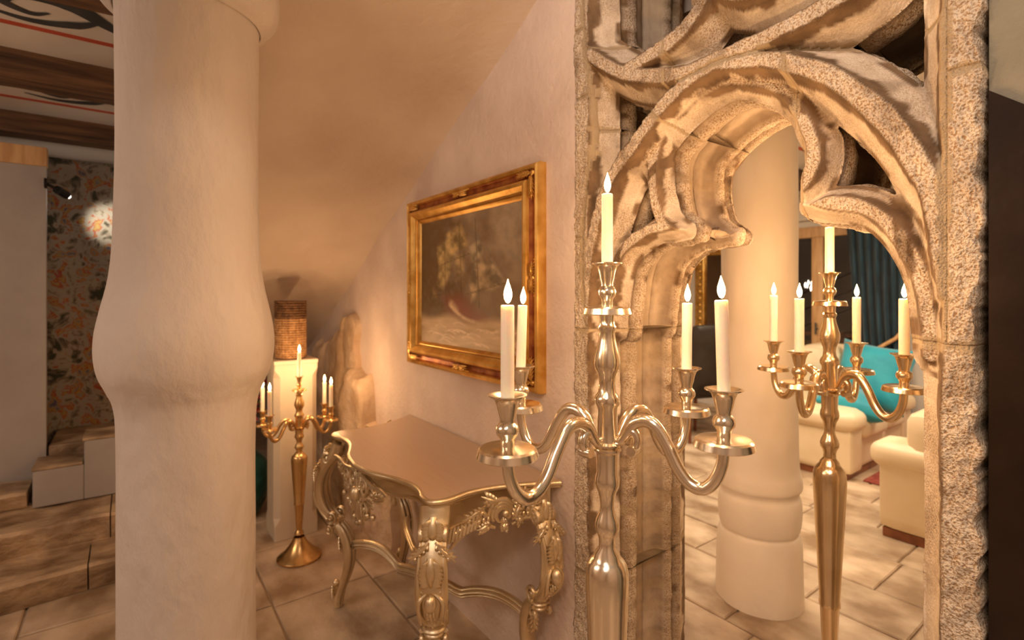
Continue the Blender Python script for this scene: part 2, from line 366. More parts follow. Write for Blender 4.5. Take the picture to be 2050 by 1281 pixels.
for uc in (-1.40, -2.47, -.33):
    sc = MB()
    for j in range(5):
        t0 = -1.2-.56*j; s_ = 1 if j % 2 else -1
        flat_ribbon(sc, [(uc+.13*s_, t0+.05), (uc+.02*s_, t0-.08), (uc-.10*s_, t0-.20), (uc-.09*s_, t0-.34), (uc, t0-.40), (uc+.06*s_, t0-.33), (uc+.02*s_, t0-.27)], [.012, .03, .05, .03, .022, .018, .006], CE-.003)
        flat_ribbon(sc, [(uc-.02*s_, t0-.1), (uc+.08*s_, t0-.2), (uc+.13*s_, t0-.34), (uc+.09*s_, t0-.48)], [.006, .03, .02, .004], CE-.0034)
    framed(sc, 'painted_scroll', M['blackpaint'], ceil, smooth=False)

# far end on the left: plaster wall, lintel, textile wall
wf = struct('wall_far_left', MB().box(-2.80, -2.75, -3.55, -1.61, -.05, 2.19), M['wallgrey'], smooth=False)
struct('trim_1', MB().box(-2.80, -2.735, -3.55, -1.605, 2.19, 2.30), M['lightwood'], smooth=False, bevel=.004)
struct('wall_back', MB().box(-3.45, -3.28, -3.54, tl+.1, -.05, 2.548), M['white'], smooth=False)
struct('wall_behind', MB().box(-3.6, 3.2, -3.7, -3.55, -.05, 3.2), M['plaster'], smooth=False)
struct('wall_side', MB().box(3.1, 3.2, -3.6, 0.1, -.05, 3.2), M['plaster'], smooth=False)

# stone steps up to the left
steps = empty('stone_staircase', ORG, TH, 'worn sandstone steps climbing behind the plaster pillar on the left', 'steps')
rn0 = lambda x, y: float(fbm(np.array(x), np.array(y), 3))
def tread(u0, u1, t0, t1, z0, z1, rnd=0):
    mb = MB(); nx, ny = 8, 12
    for i in range(nx+1):
        for j in range(ny+1):
            a = i/nx; u = u1+(u0-u1)*a; t_ = t0+(t1-t0)*j/ny
            z = z1-.034*(fbm(np.array(u*7.), np.array(t_*4.5), 3))
            if i == 0: z -= .016; u += .0
            if i == 1: u = u1-.012
            mb.v.append((u+.016*math.sin(t_*7+z1*9)*(1-a)-.012*(1-a)*rn0(t_*9, z1*5), t_, float(z)))
    for i in range(nx):
        for j in range(ny):
            a = i*(ny+1)+j; mb.f.append((a, a+1, a+ny+2, a+ny+1))
    b = len(mb.v); top = list(range(0, ny+1))
    for j in range(ny+1): p = mb.v[j]; mb.v.append((p[0]-.03, p[1], z0))
    for j in range(ny): mb.f.append((j, j+1, b+j+1, b+j))
    for jj in (0, ny):
        c = len(mb.v); mb.v += [(u0, t0 if jj == 0 else t1, z0)]
        ring = [i*(ny+1)+jj for i in range(nx+1)]
        mb.f.append(tuple(ring+[c, b+jj]))
    return mb
for (u0, u1, z0, z1, cuts) in ((-2.2, -1.93, 0, .15, (-3.54, -2.45, -1.92, -1.38, -.98)), (-2.52, -2.17, .15, .30, (-3.54, -2.62, -1.88, -1.30, -.98)), (-2.74, -2.46, .30, .40, (-3.54, -2.4, -1.66))):
    for a, b in zip(cuts[:-1], cuts[1:]):
        framed(tread(u0, u1, a+.003, b-.003, z0, z1), 'step_stone', M['step'], steps)
framed(MB().box(-2.74, -2.2, -3.54, -.99, -.02, .15).box(-2.74, -2.52, -3.54, -.99, .15, .30), 'step_core', M['step'], steps, smooth=False)
# small plastered flight that climbs to the right behind the pillar
fl = empty('plastered_stair_flight', ORG, TH, 'grey plastered stair flight with tan treads below the patchwork hanging', 'steps')
framed(MB().box(-2.745, -2.49, -1.64, -1.425, .29, .49).box(-2.745, -2.49, -1.425, -1.15, .29, .62), 'string_wall', M['wallgrey'], fl, smooth=False, bevel=.008)
framed(MB().box(-2.745, -2.486, -1.645, -1.43, .49, .505), 'tread', M['step'], fl, smooth=False, bevel=.004)
framed(MB().box(-2.745, -2.486, -1.432, -1.15, .62, .635), 'tread', M['step'], fl, smooth=False, bevel=.004)
framed(MB().box(-3.24, -2.755, -1.60, -1.15, .40, .56), 'landing', M['step'], fl, smooth=False, bevel=.01)
# patchwork hanging
hang = MB(); nx, nz_ = 30, 50
for i in range(nx+1):
    for j in range(nz_+1):
        t_ = -1.9+.95*i/nx; z = .45+1.90*j/nz_
        hang.v.append((-3.262+.006*math.sin(t_*22)+.004*math.sin(z*9+t_*5), t_, z))
for i in range(nx):
    for j in range(nz_):
        a = i*(nz_+1)+j; hang.f.append((a, a+nz_+1, a+nz_+2, a+1))
hg = framed(hang, 'wall_hanging', M['patch']); md = hg.modifiers.new('thickness', 'SOLIDIFY'); md.thickness = .01
tag(hg, 'multicoloured patchwork textile hanging on the wall above the steps', 'wall hanging')

# ================================================================== CARVED STONE ARCH (flowing tracery, two orders of moulding)
TT_ = .53                                  # thickness through the wall
maj = {   # ridge lines of the major order in the plane of the wall (u, z)
 'arch': [(.045, 1.45), (.060, 1.54), (.073, 1.608), (.104, 1.701), (.156, 1.808), (.206, 1.86), (.274, 1.917), (.328, 1.966), (.38, 2.0), (.43, 2.024), (.48, 2.04), (.527, 2.046), (.589, 2.030), (.667, 2.003), (.723, 1.971), (.792, 1.924), (.852, 1.859), (.896, 1.802), (.928, 1.746), (.945, 1.71), (.964, 1.662), (.977, 1.62), (.99, 1.54), (1.0, 1.45)],
 'barA': [(.023, 2.295), (.059, 2.25), (.133, 2.186), (.214, 2.128), (.325, 2.08), (.406, 2.060), (.467, 2.052), (.538, 2.055), (.615, 2.059), (.687, 2.064), (.753, 2.072), (.823, 2.09), (.88, 2.13), (.94, 2.22), (1.0, 2.34)],
 'barB': [(.214, 2.128), (.262, 2.140), (.34, 2.150), (.406, 2.166), (.453, 2.195), (.49, 2.24), (.51, 2.32), (.50, 2.42), (.46, 2.52), (.40, 2.64), (.36, 2.75)],
 'barC': [(.46, 2.30), (.53, 2.235), (.60, 2.195), (.67, 2.185), (.74, 2.21), (.80, 2.27), (.86, 2.38), (.88, 2.52), (.86, 2.75)]}
minr = {
 'upper': [(.374, 1.637), (.345, 1.645), (.318, 1.66), (.299, 1.688), (.281, 1.753), (.277, 1.806), (.281, 1.857), (.299, 1.905), (.324, 1.942), (.37, 1.975), (.419, 1.998), (.49, 2.015), (.554, 2.010), (.630, 1.973), (.675, 1.933), (.70, 1.895), (.717, 1.854), (.734, 1.805), (.736, 1.76), (.725, 1.718), (.714, 1.688), (.704, 1.664)],
 'lowL': [(.374, 1.637), (.345, 1.642), (.30, 1.648), (.262, 1.645), (.193, 1.614), (.144, 1.57), (.118, 1.51), (.106, 1.43), (.096, 1.33)],
 'lowR': [(.704, 1.663), (.725, 1.660), (.778, 1.655), (.835, 1.639), (.877, 1.605), (.91, 1.555), (.936, 1.49), (.948, 1.429), (.956, 1.33)]}
WID, TOPZ, CS = 1.045, 2.715, .0037
nu = int(WID/CS)+1; nz = int(TOPZ/CS)+1
us = np.linspace(0, WID, nu); zs = np.linspace(0, TOPZ, nz)
UU, ZZ = np.meshgrid(us, zs, indexing='ij')
def dist_poly(pts):
    P = catmull(pts, 5)[:, :2]; D = np.full(UU.shape, 9.0)
    for a, b in zip(P[:-1], P[1:]):
        lo = np.minimum(a, b)-.14; hi = np.maximum(a, b)+.14
        i0, i1 = np.searchsorted(us, [lo[0], hi[0]]); j0, j1 = np.searchsorted(zs, [lo[1], hi[1]])
        if i1 <= i0 or j1 <= j0: continue
        x = UU[i0:i1, j0:j1]-a[0]; y = ZZ[i0:i1, j0:j1]-a[1]; d = b-a; q = np.clip((x*d[0]+y*d[1])/(d@d+1e-12), 0, 1)
        D[i0:i1, j0:j1] = np.minimum(D[i0:i1, j0:j1], np.hypot(x-q*d[0], y-q*d[1]))
    return D
dm = {k: dist_poly(v) for k, v in maj.items()}; dn = {k: dist_poly(v) for k, v in minr.items()}
d_jamb = np.minimum(np.abs(UU-.03), np.abs(WID-.028-UU))-.012       # broad flat face of the jambs
D_arch = dm['arch']; D_bar = np.minimum(np.minimum(dm['barA'], dm['barB']), dm['barC'])
for k, v in dn.items():
    for tp_ in ((.378, 1.638), (.700, 1.664)): v += .024*np.exp(-((UU-tp_[0])**2+(ZZ-tp_[1])**2)/.045**2)
Dmaj = np.minimum(np.minimum(D_arch, D_bar), np.maximum(d_jamb, 0)); Dmin = np.minimum(np.minimum(dn['upper'], dn['lowL']), dn['lowR'])
RM, RN = .072, .044
wob = (fbm(UU*14, ZZ*14, 3)-.5)*.012
phi = np.maximum(RM-Dmaj, RN-Dmin)+wob*.5
# front depth
def hollow(d, f0, R, t0, t1):
    step = .016 if t0 == 0 else .012
    x = np.clip((d-f0-.005)/(R-.008-f0-.005), 0, 1)
    return t0+step*np.clip((d-f0)/.005, 0, 1)+(t1-.012-t0-step)*(.45*x+.55*(1-(1-x)**1.9))+.012*np.clip((d-R+.008)/.005, 0, 1)
F_ = np.minimum(hollow(Dmaj+wob*.8, .021, RM, 0, .10)+np.where(Dmaj < RM+.01, 0, 9), hollow(Dmin+wob*.7, .015, RN, .055, .112)+np.where(Dmin < RN+.01, 0, 9))
F_ = np.where(F_ > 5, .11, F_)
fil_maj = np.clip((.026-Dmaj-wob*.9)/.006, 0, 1); fil_min = np.clip((.018-Dmin-wob*.9)/.006, 0, 1)*(F_ > .03)
peck = np.clip(np.maximum(fil_maj, fil_min), 0, 1)
# masonry joints: block number per grid point
blk = np.full(UU.shape, 4, int)
arch_zone = (np.minimum(D_arch, Dmin) < D_bar) & (ZZ < 2.12)
joinL = ((UU-.328)*(1.85-1.967)-(ZZ-1.967)*(.44-.328)) > 0             # below the joint across the left haunch
left = (UU < .055+.018*np.sin(ZZ*7)); right = UU > WID-.055
blk[arch_zone & (UU > .70)] = 7; blk[arch_zone & (UU <= .70)] = 6
blk[arch_zone & (UU < .45) & ((ZZ-1.967) < -1.05*(UU-.328))] = 5
blk[(~arch_zone) & (UU < .36) & (ZZ < 2.26)] = 9; blk[(~arch_zone) & (ZZ > 2.32) & (UU > .3)] = 10
lowj = ZZ < 1.33
for zone, cuts, base in ((UU < .20, (.52, 1.33), 20), (UU > .84, (.46, 1.355), 30)):
    for k, c in enumerate(cuts):
        lo = cuts[k-1] if k else -1
        blk[zone & (ZZ >= lo) & (ZZ < c)] = base+k
for zone, cuts, base in ((left, (1.33, 1.64, 2.11, 2.34, 3), 40), (right, (1.355, 1.86, 3), 50)):
    for k in range(1, len(cuts)):
        blk[zone & (ZZ >= cuts[k-1]) & (ZZ < cuts[k])] = base+k
def tidy(B):
    B = B.copy()
    for _ in range(2):
        seen = np.zeros(B.shape, bool); uid = 100
        out = np.zeros(B.shape, int)
        for i0 in range(B.shape[0]):
            for j0 in np.nonzero(~seen[i0] & (phi[i0] > 0))[0]:
                if seen[i0, j0]: continue
                st = [(i0, j0)]; seen[i0, j0] = True; comp = []; v_ = B[i0, j0]; nb = {}
                while st:
                    i, j = st.pop(); comp.append((i, j))
                    for a, b in ((i+1, j), (i-1, j), (i, j+1), (i, j-1)):
                        if 0 <= a < B.shape[0] and 0 <= b < B.shape[1] and phi[a, b] > 0:
                            if B[a, b] == v_:
                                if not seen[a, b]: seen[a, b] = True; st.append((a, b))
                            else: nb[B[a, b]] = nb.get(B[a, b], 0)+1
                ii = tuple(np.array(comp).T)
                if len(comp) < 420 and nb: out[ii] = max(nb, key=nb.get); B[ii] = out[ii]
                else: out[ii] = uid; uid += 1
        # spread to void points so that rim cells read a valid number
        B = np.where(out > 0, out, B)
    lab = np.where(phi > 0, B, 0)
    for _ in range(4):
        for sh in ((1, 0), (-1, 0), (0, 1), (0, -1)):
            r_ = np.roll(lab, sh, (0, 1)); lab = np.where(lab == 0, r_, lab)
    return lab
blk = tidy(blk)
J = np.zeros(UU.shape, bool)
J[:-1] |= blk[:-1] != blk[1:]; J[:, :-1] |= blk[:, :-1] != blk[:, 1:]
def dil(a):
    b = a.copy(); b[1:] |= a[:-1]; b[:-1] |= a[1:]; b[:, 1:] |= a[:, :-1]; b[:, :-1] |= a[:, 1:]; return b
j1 = dil(J); j2 = dil(dil(j1)); mortar = np.where(j1, 1., np.where(j2 & (fbm(UU*25, ZZ*25, 2) > .5), .85, 0.))
# upright joints between jamb and tracery are hairline only
# relief: chisel roughness, eroded arrises, joints
rough = (fbm(UU*120, ZZ*70, 2)-.5)*.011*peck+(fbm(UU*30, ZZ*30, 3)-.5)*.007*(1-.4*peck)+(fbm(UU*9, ZZ*9, 2)-.5)*.008
FR = F_+rough*(1-mortar*.8)+.0035*j1
dM, dN = Dmaj+wob*.8, Dmin+wob*.7
band = lambda d, a, b: np.clip((d-a)/.003, 0, 1)*np.clip((b-d)/.003, 0, 1)
onmin = np.clip((F_-.045)/.01, 0, 1)*(Dmin < RN+.004)
br1 = fbm(UU*16+3, ZZ*16, 4)
wid = .008+.009*np.clip((br1-.36)*5, 0, 1.3)                         # broken width of the brown band left beside each fillet
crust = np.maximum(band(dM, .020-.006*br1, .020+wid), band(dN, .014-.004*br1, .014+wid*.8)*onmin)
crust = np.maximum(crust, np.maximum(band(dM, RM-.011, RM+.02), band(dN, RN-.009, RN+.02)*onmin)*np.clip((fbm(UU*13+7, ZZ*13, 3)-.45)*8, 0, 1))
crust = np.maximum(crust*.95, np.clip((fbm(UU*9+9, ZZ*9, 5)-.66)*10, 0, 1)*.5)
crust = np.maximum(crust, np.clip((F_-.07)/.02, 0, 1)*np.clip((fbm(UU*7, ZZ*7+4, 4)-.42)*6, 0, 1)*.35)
pk = np.maximum(peck, (.25+.5*np.clip((fbm(UU*6+2, ZZ*6, 3)-.42)*5, 0, 1))*(1-crust))

# marching squares on phi > 0, shared vertices
vid = {}; VX = []; VZ = []; EDGE = {}
def gv(i, j):
    k = (i, j)
    if k not in vid: vid[k] = len(VX); VX.append(us[i]); VZ.append(zs[j])
    return vid[k]
def ev(i, j, i2, j2):
    k = (min((i, j), (i2, j2)), max((i, j), (i2, j2)))
    if k not in vid:
        a, b = phi[i, j], phi[i2, j2]; q = a/(a-b)
        vid[k] = len(VX); VX.append(us[i]+(us[i2]-us[i])*q); VZ.append(zs[j]+(zs[j2]-zs[j])*q)
    return vid[k]
inside = phi > 0
cells = inside[:-1, :-1].astype(int)+inside[1:, :-1]+inside[1:, 1:]+inside[:-1, 1:]
POLY = []; PB = []; RIM = []
for i, j in zip(*np.nonzero(cells > 0)):
    cs = ((i, j), (i+1, j), (i+1, j+1), (i, j+1)); b_ = blk[i, j]
    if cells[i, j] == 4:
        POLY.append(tuple(gv(*c) for c in cs)); PB.append(b_); continue
    loop = []; ent = []
    for a in range(4):
        c, d = cs[a], cs[(a+1) % 4]
        if inside[c]: loop.append(gv(*c))
        if inside[c] != inside[d]:
            e_ = ev(*c, *d); loop.append(e_); ent.append(e_)
    if len(loop) >= 3:
        POLY.append(tuple(loop)); PB.append(b_)
        if len(ent) == 2: 
            k0 = loop.index(ent[0]); k1 = loop.index(ent[1])
            RIM.append((ent[0], ent[1], b_) if loop[(k0+1) % len(loop)] == ent[1] else (ent[1], ent[0], b_))
VX = np.array(VX); VZ = np.array(VZ); NV = len(VX)
VE = np.where(VX > WID-.03, -np.clip((VX-WID+.03)/.03, 0, 1)**2*.026*np.clip(fbm(VZ*24, VX*0+3, 4)-.25, 0, 1), 0)+np.where(VX < .012, (1-VX/.012)*.010*(fbm(VZ*26, VX*0+8, 4)-.5), 0)
def samp(A_):
    x = np.clip(VX/(us[1]-us[0]), 0, nu-1.001); y = np.clip(VZ/(zs[1]-zs[0]), 0, nz-1.001); i = x.astype(int); j = y.astype(int); fx = x-i; fy = y-j
    return (A_[i, j]*(1-fx)+A_[i+1, j]*fx)*(1-fy)+(A_[i, j+1]*(1-fx)+A_[i+1, j+1]*fx)*fy
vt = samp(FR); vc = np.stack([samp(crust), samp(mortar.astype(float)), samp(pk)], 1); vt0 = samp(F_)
gx, gz = np.gradient(phi, us, zs); nx_, nz_v = samp(gx), samp(gz); ln = np.hypot(nx_, nz_v)+1e-9; nx_, nz_v = nx_/ln, nz_v/ln
# section of the reveal: ribs and the central glazing hollow (depth t, inset into the stone, crust, pecked)
SEC = [(.114, .006, .6, 0), (.118, .018, 1, 0), (.127, .018, 1, 0), (.133, .001, .2, 1), (.150, -.007, 0, 1), (.176, -.005, .05, 1), (.186, .004, .4, 1), (.192, .020, 1, 0), (.206, .032, .75, 0), (.240, .040, .55, 0), (.262, .041, .5, 0), (.266, .050, 1, 0), (.270, .041, .5, 0), (.300, .039, .5, 0), (.326, .030, .65, 0),
       (.335, .014, .7, 0), (.342, -.003, .1, 1), (.370, -.004, .05, 1), (.380, .004, .5, 1), (.385, .020, 1, 0), (.398, .020, 1, 0), (.404, .004, .3, 1), (.424, .0, .2, 1)]
arch = empty('stone_arch', ORG, TH, 'pale carved gothic stone tracery arch with trefoil cusps set in the wall', 'arch')
from collections import defaultdict
bp_ = defaultdict(list); br_ = defaultdict(list)
for p, b_ in zip(POLY, PB): bp_[b_].append(p)
for a, b, b_ in RIM: br_[b_].append((a, b))
rn = lambda x, y: float(fbm(np.array(x), np.array(y), 3))
for b_ in sorted(bp_):
    loc_ = {}; V = []; Fc = []; Cc = []
    def put(key, co, c):
        if key not in loc_: loc_[key] = len(V); V.append(co); Cc.append((*c, 1.0))
        return loc_[key]
    for p in bp_[b_]:
        Fc.append(tuple(put(('f', q), (VX[q]+VE[q], vt[q]+abs(VE[q])*.6, VZ[q]), vc[q]) for q in p))
        Fc.append(tuple(put(('b', q), (VX[q], TT_-vt0[q], VZ[q]), vc[q]) for q in p[::-1]))
    for a, b in br_[b_]:
        for q in (a, b):
            s_ = rn(VX[q]*30, VZ[q]*30)-.5; cr = rn(VX[q]*15+5, VZ[q]*15)
            for k, (t_, ins, c, pk_) in enumerate(SEC):
                t2 = t_+(vt0[q]-.11)*(1-k/len(SEC)) if k < 3 else t_
                wv = (rn(VX[q]*40+k*3.1, VZ[q]*40+k)-.5)*(.010 if pk_ else .004)
                kc = c if not pk_ else c+max(0, (rn(VX[q]*18+k*.4, VZ[q]*18)-.62)*6)
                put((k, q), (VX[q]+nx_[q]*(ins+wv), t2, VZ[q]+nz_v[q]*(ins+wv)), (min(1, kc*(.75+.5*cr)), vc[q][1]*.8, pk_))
        ring = [('f', None)]+[(k, None) for k in range(len(SEC))]+[('b', None)]
        for k in range(len(ring)-1):
            x, y = ring[k][0], ring[k+1][0]
            Fc.append((loc_[(x, b)], loc_[(x, a)], loc_[(y, a)], loc_[(y, b)]))
    ec = {}
    for p in bp_[b_]:
        for a, b in zip(p, p[1:]+p[:1]): ec[(a, b)] = 1
    rims = {frozenset(x) for x in br_[b_]}
    for (a, b) in ec:
        if (b, a) not in ec and frozenset((a, b)) not in rims: Fc.append(tuple([loc_[('f', b)], loc_[('f', a)]]+([loc_[(k, a)] for k in range(len(SEC))] if (0, a) in loc_ else [])+[loc_[('b', a)], loc_[('b', b)]]+([loc_[(k, b)] for k in range(len(SEC)-1, -1, -1)] if (0, b) in loc_ else [])))
    me = bpy.data.meshes.new('stone_block'); me.from_pydata(V, [], Fc); me.update()
    at = me.color_attributes.new('Col', 'FLOAT_COLOR', 'POINT'); at.data.foreach_set('color', np.array(Cc, np.float32).ravel())
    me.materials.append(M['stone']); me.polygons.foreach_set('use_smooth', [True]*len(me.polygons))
    o = bpy.data.objects.new('stone_block', me); COL.objects.link(o); o.parent = arch

# ================================================================== CLAY PLASTER PILLARS
def pillar(name, X, Y, prof, m, label, seed):
    P = catmull(prof, 6); rr = random.Random(seed); ph = [rr.uniform(0, 6) for _ in range(6)]
    def wobf(a, z): return 1+.012*math.sin(2*a+ph[0]+z*1.3)+.008*math.sin(3*a+ph[1]-z*2.7)+.004*math.sin(7*a+ph[2]+z*9)+.003*math.sin(11*a-z*14+ph[3])
    v, f = lathe([(max(p[0], .001), p[1]) for p in P], 96, wob=wobf)
    o = MB().add(v, f).build(name, m, loc=(X, Y, 0), angle=math.radians(60)); tag(o, label, 'pillar'); return o
pillar('plaster_pillar', -.907, 1.45, [(.172, 0), (.170, .2), (.1666, .474), (.165, .8), (.167, 1.07), (.173, 1.15), (.189, 1.194), (.207, 1.238), (.2150, 1.29), (.2135, 1.345), (.203, 1.405), (.186, 1.485), (.177, 1.574), (.1735, 1.72), (.1735, 1.95), (.1745, 2.195), (.182, 2.212), (.205, 2.228), (.224, 2.255), (.232, 2.29), (.231, 2.33), (.215, 2.38), (.20, 2.46), (.20, 2.56)],
       M['pillar'], 'large white plaster pillar with a swollen ring, in the left foreground', 1)
pillar('plaster_pillar', 1.19, 2.48, [(.195, 0), (.193, .12), (.189, .26), (.180, .315), (.1705, .332), (.178, .352), (.185, .41), (.182, .475), (.172, .507), (.176, .525), (.186, .545), (.184, .585), (.173, .65), (.168, .82), (.166, 1.1), (.166, 1.4), (.167, 1.7), (.166, 2.0), (.166, 2.56)],
       M['pillar_far'], 'cream plaster pillar with a ringed foot, seen through the stone arch', 2)

# ================================================================== CANDELABRA AND CANDLES
PAN = [(.010, .004), (.026, .002), (.036, .001), (.045, .001), (.049, -.002), (.052, -.013), (.0505, -.0145), (.047, -.0075), (.036, -.005), (.012, -.006)]
CUP = [(.009, 0), (.012, .004), (.0115, .012), (.0125, .018), (.0185, .026), (.0195, .033), (.0175, .040), (.0125, .045), (.0125, .050), (.0155, .060), (.0180, .072), (.0215, .082), (.028, .0875), (.0325, .0885), (.0325, .0905), (.027, .0905), (.014, .086), (.001, .085)]
STEM_UP = [(.028, 0), (.0285, .004), (.022, .008), (.0205, .02), (.0210, .075), (.0255, .082), (.0262, .092), (.0235, .099), (.0185, .106), (.0165, .122), (.0180, .134), (.0215, .143), (.0255, .151), (.0275, .163), (.0265, .176), (.0220, .193), (.0175, .210), (.0155, .224), (.0185, .230), (.0190, .236), (.0155, .241), (.0155, .250), (.0170, .268), (.0165, .273), (.012, .275)]
STEM_DN = [(.022, -.002), (.0285, -.006), (.0285, -.010), (.0225, -.016), (.0215, -.055), (.0245, -.066), (.0255, -.076), (.0235, -.087), (.0180, -.098), (.0150, -.115), (.0140, -.128), (.0170, -.140), (.0225, -.152), (.0255, -.164), (.0245, -.176), (.0195, -.184), (.0165, -.196), (.0170, -.210), (.0260, -.222), (.0270, -.228), (.0330, -.235), (.0395, -.244), (.0435, -.260), (.0445, -.285), (.0430, -.32), (.0270, -.655), (.0285, -.660), (.0285, -.672), (.0255, -.678), (.0175, -.86), (.0155, -.90), (.022, -.915), (.026, -.93), (.022, -.945), (.016, -.96), (.018, -.985), (.030, -1.005)]
ARM = [(.018, .012), (.030, .012), (.043, .030), (.058, .050), (.080, .059), (.104, .052), (.128, .020), (.150, -.020), (.172, -.043), (.197, -.048), (.218, -.030), (.231, .0), (.235, .034)]
BALLC = (.056, -.004)
def candelabrum(X, Y, hub, k, arms, m, label, kr=1.0, foot=.135, reach=1.0):
    root = empty('candelabrum', (X, Y, 0), 0, label, 'candelabrum'); tops = []
    dn_k = hub/1.14
    foot_p = [(.001, 0), (foot*.98, 0), (foot, .004), (foot, .010), (foot*.97, .014), (foot*.80, .026), (foot*.55, .055), (foot*.34, .090), (foot*.24, .115), (.028*kr, (1.14-1.005)*dn_k)]
    MB().add(*lathe(foot_p, 56)).build('base', m, root, angle=math.radians(30))
    pr = [(r*kr, hub+z*dn_k) for r, z in reversed(STEM_DN)]+[(r*kr, hub+z*k) for r, z in STEM_UP]
    # slightly faceted tapered urn like the turned original
    MB().add(*lathe(pr, 40)).build('stem', m, root, angle=math.radians(35))
    ztop = hub+.275*k
    pn_ = MB().add(*lathe([(r*.93*k, z*k) for r, z in PAN], 40)).build('drip_pan', m, root, loc=(0, 0, ztop), angle=math.radians(30))
    cp = MB().add(*lathe([(r*.92*k, z*k) for r, z in CUP], 32)).build('candle_cup', m, root, loc=(0, 0, ztop-.002), angle=math.radians(35))
    tops.append((X, Y, ztop+.083*k))
    for (deg, r_) in arms:
        a = math.radians(deg); c, s = math.cos(a), math.sin(a); q = r_/.235
        P = catmull([(x*q, z*k) for x, z in ARM], 6)
        am = MB().add(*tube([(p[0]*c, p[0]*s, hub+p[1]) for p in P], [x*k for x in (.008, .0095, .0125, .013, .0125, .012, .012, .012, .0115, .0105, .010)], 12, lat=(-s, c, 0), asp=.95))
        # inner volute ending in a small ball
        V_ = catmull([(.043*q, .030*k), (.052*q, .036*k), (.063*q, .030*k), (.066*q, .016*k), (.060*q, .004*k), (.052*q, .0)], 4)
        am.add(*tube([(p[0]*c, p[0]*s, hub+p[1]) for p in V_], [.010*k, .009*k, .008*k, .007*k], 8, lat=(-s, c, 0), asp=1.1))
        am.add(*tube([((.058*q)*c-s*w_, (.058*q)*s+c*w_, hub-.001) for w_ in (-.013*k, 0, .013*k)], [.0095*k, .011*k, .0095*k], 12))
        ao = am.build('arm', m, root, angle=math.radians(50))
        ex, ey, ez = r_*c, r_*s, hub+.037*k
        MB().add(*lathe([(r*k, z*k) for r, z in PAN], 40)).build('drip_pan', m, ao, loc=(ex, ey, ez+.010*k), angle=math.radians(30))
        MB().add(*lathe([(r*k, z*k) for r, z in CUP], 32)).build('candle_cup', m, ao, loc=(ex, ey, ez+.008*k), angle=math.radians(35))
        tops.append((X+ex, Y+ey, ez+.093*k))
    return root, tops
FL_P = [(.0004, -.003), (.0036, -.001), (.0062, .005), (.0072, .011), (.0064, .018), (.0040, .026), (.0019, .032), (.0003, .038)]
def candle(pos, h, r, label, group, lean=(0, 0), watt=1.0):
    root = empty('candle', pos, 0, label, 'candle', group)
    root.rotation_euler = (lean[0], lean[1], 0)
    p = [(.001, -.008), (r*.98, -.008), (r, .0), (r, h-.004), (r*.96, h-.001), (r*.80, h), (r*.45, h-.003), (.001, h-.004)]
    MB().add(*lathe(p, 24)).build('wax', M['wax'], root, angle=math.radians(40))
    MB().add(*tube([(0, 0, h-.005), (.0004, 0, h+.003), (.0012, 0, h+.007)], .0008, 6)).build('wick', M['wick'], root)
    MB().add(*lathe([(a*1.0, b) for a, b in FL_P], 14)).build('flame', M['flame'], root, loc=(.0008, 0, h+.006))
    l = bpy.data.lights.new('candle_light', 'POINT'); l.energy = CANDLE_W*watt; l.color = CANDLE_C; l.shadow_soft_size = .012
    lo = bpy.data.objects.new('candle_light', l); COL.objects.link(lo); lo.parent = root; lo.location = (0, 0, h+.058)
# large one in front of the arch
_, tp = candelabrum(.196, 1.06, 1.139, 1.03, [(222.2, .275), (135.6, .245), (33, .25), (-35, .228)], M['nickel'], 'tall five-branched silver candelabrum standing in front of the stone arch', reach=1)
for (p, h, ln_, pos) in zip(tp, (.148, .158, .150, .156, .166), ((0, 0), (0, .0), (.0, .03), (0, .01), (0, -.03)),
        ('on the tall centre cup of the silver candelabrum', 'on the near left arm of the silver candelabrum', 'on the far left arm of the silver candelabrum, before the gold frame', 'on the far right arm of the silver candelabrum', 'on the near right arm of the silver candelabrum, before the cream pillar')):
    candle(p, h, .0116, 'lit ivory candle '+pos, 'candles on the silver candelabrum', ln_)
# brass one beyond the arch
_, tp = candelabrum(1.0, 1.62, 1.146, 1.02, [(110, .215), (218, .215), (37, .215), (-67, .215)], M['bronze'], 'tall five-branched brass candelabrum standing beyond the stone arch', kr=1.05)
for (p, h, pos) in zip(tp, (.148, .166, .158, .160, .158), ('on the tall centre cup of the brass candelabrum beyond the arch', 'on the leftmost arm of the brass candelabrum beyond the arch', 'on the second arm from left of the brass candelabrum beyond the arch', 'before the blue cushion on the brass candelabrum beyond the arch', 'on the rightmost arm of the brass candelabrum beyond the arch')):
    candle(p, h, .0128, 'lit ivory candle '+pos, 'candles on the brass candelabrum')
# small gold one by the pedestal
_, tp = candelabrum(-1.172, 2.834, .712, .78, [(22, .165), (60, .17), (196, .185), (240, .18)], M['brass'], 'small gold candelabrum standing on the floor before the cream pedestal', kr=.95, foot=.115)
for (p, h, pos) in zip(tp, (.135, .125, .125, .13, .13), ('on the tall centre cup of the small gold candelabrum', 'on the right front arm of the small gold candelabrum', 'on the right rear arm of the small gold candelabrum', 'on the left rear arm of the small gold candelabrum', 'on the left front arm of the small gold candelabrum')):
    candle(p, h, .0105, 'lit ivory candle '+pos, 'candles on the gold candelabrum', watt=.5)

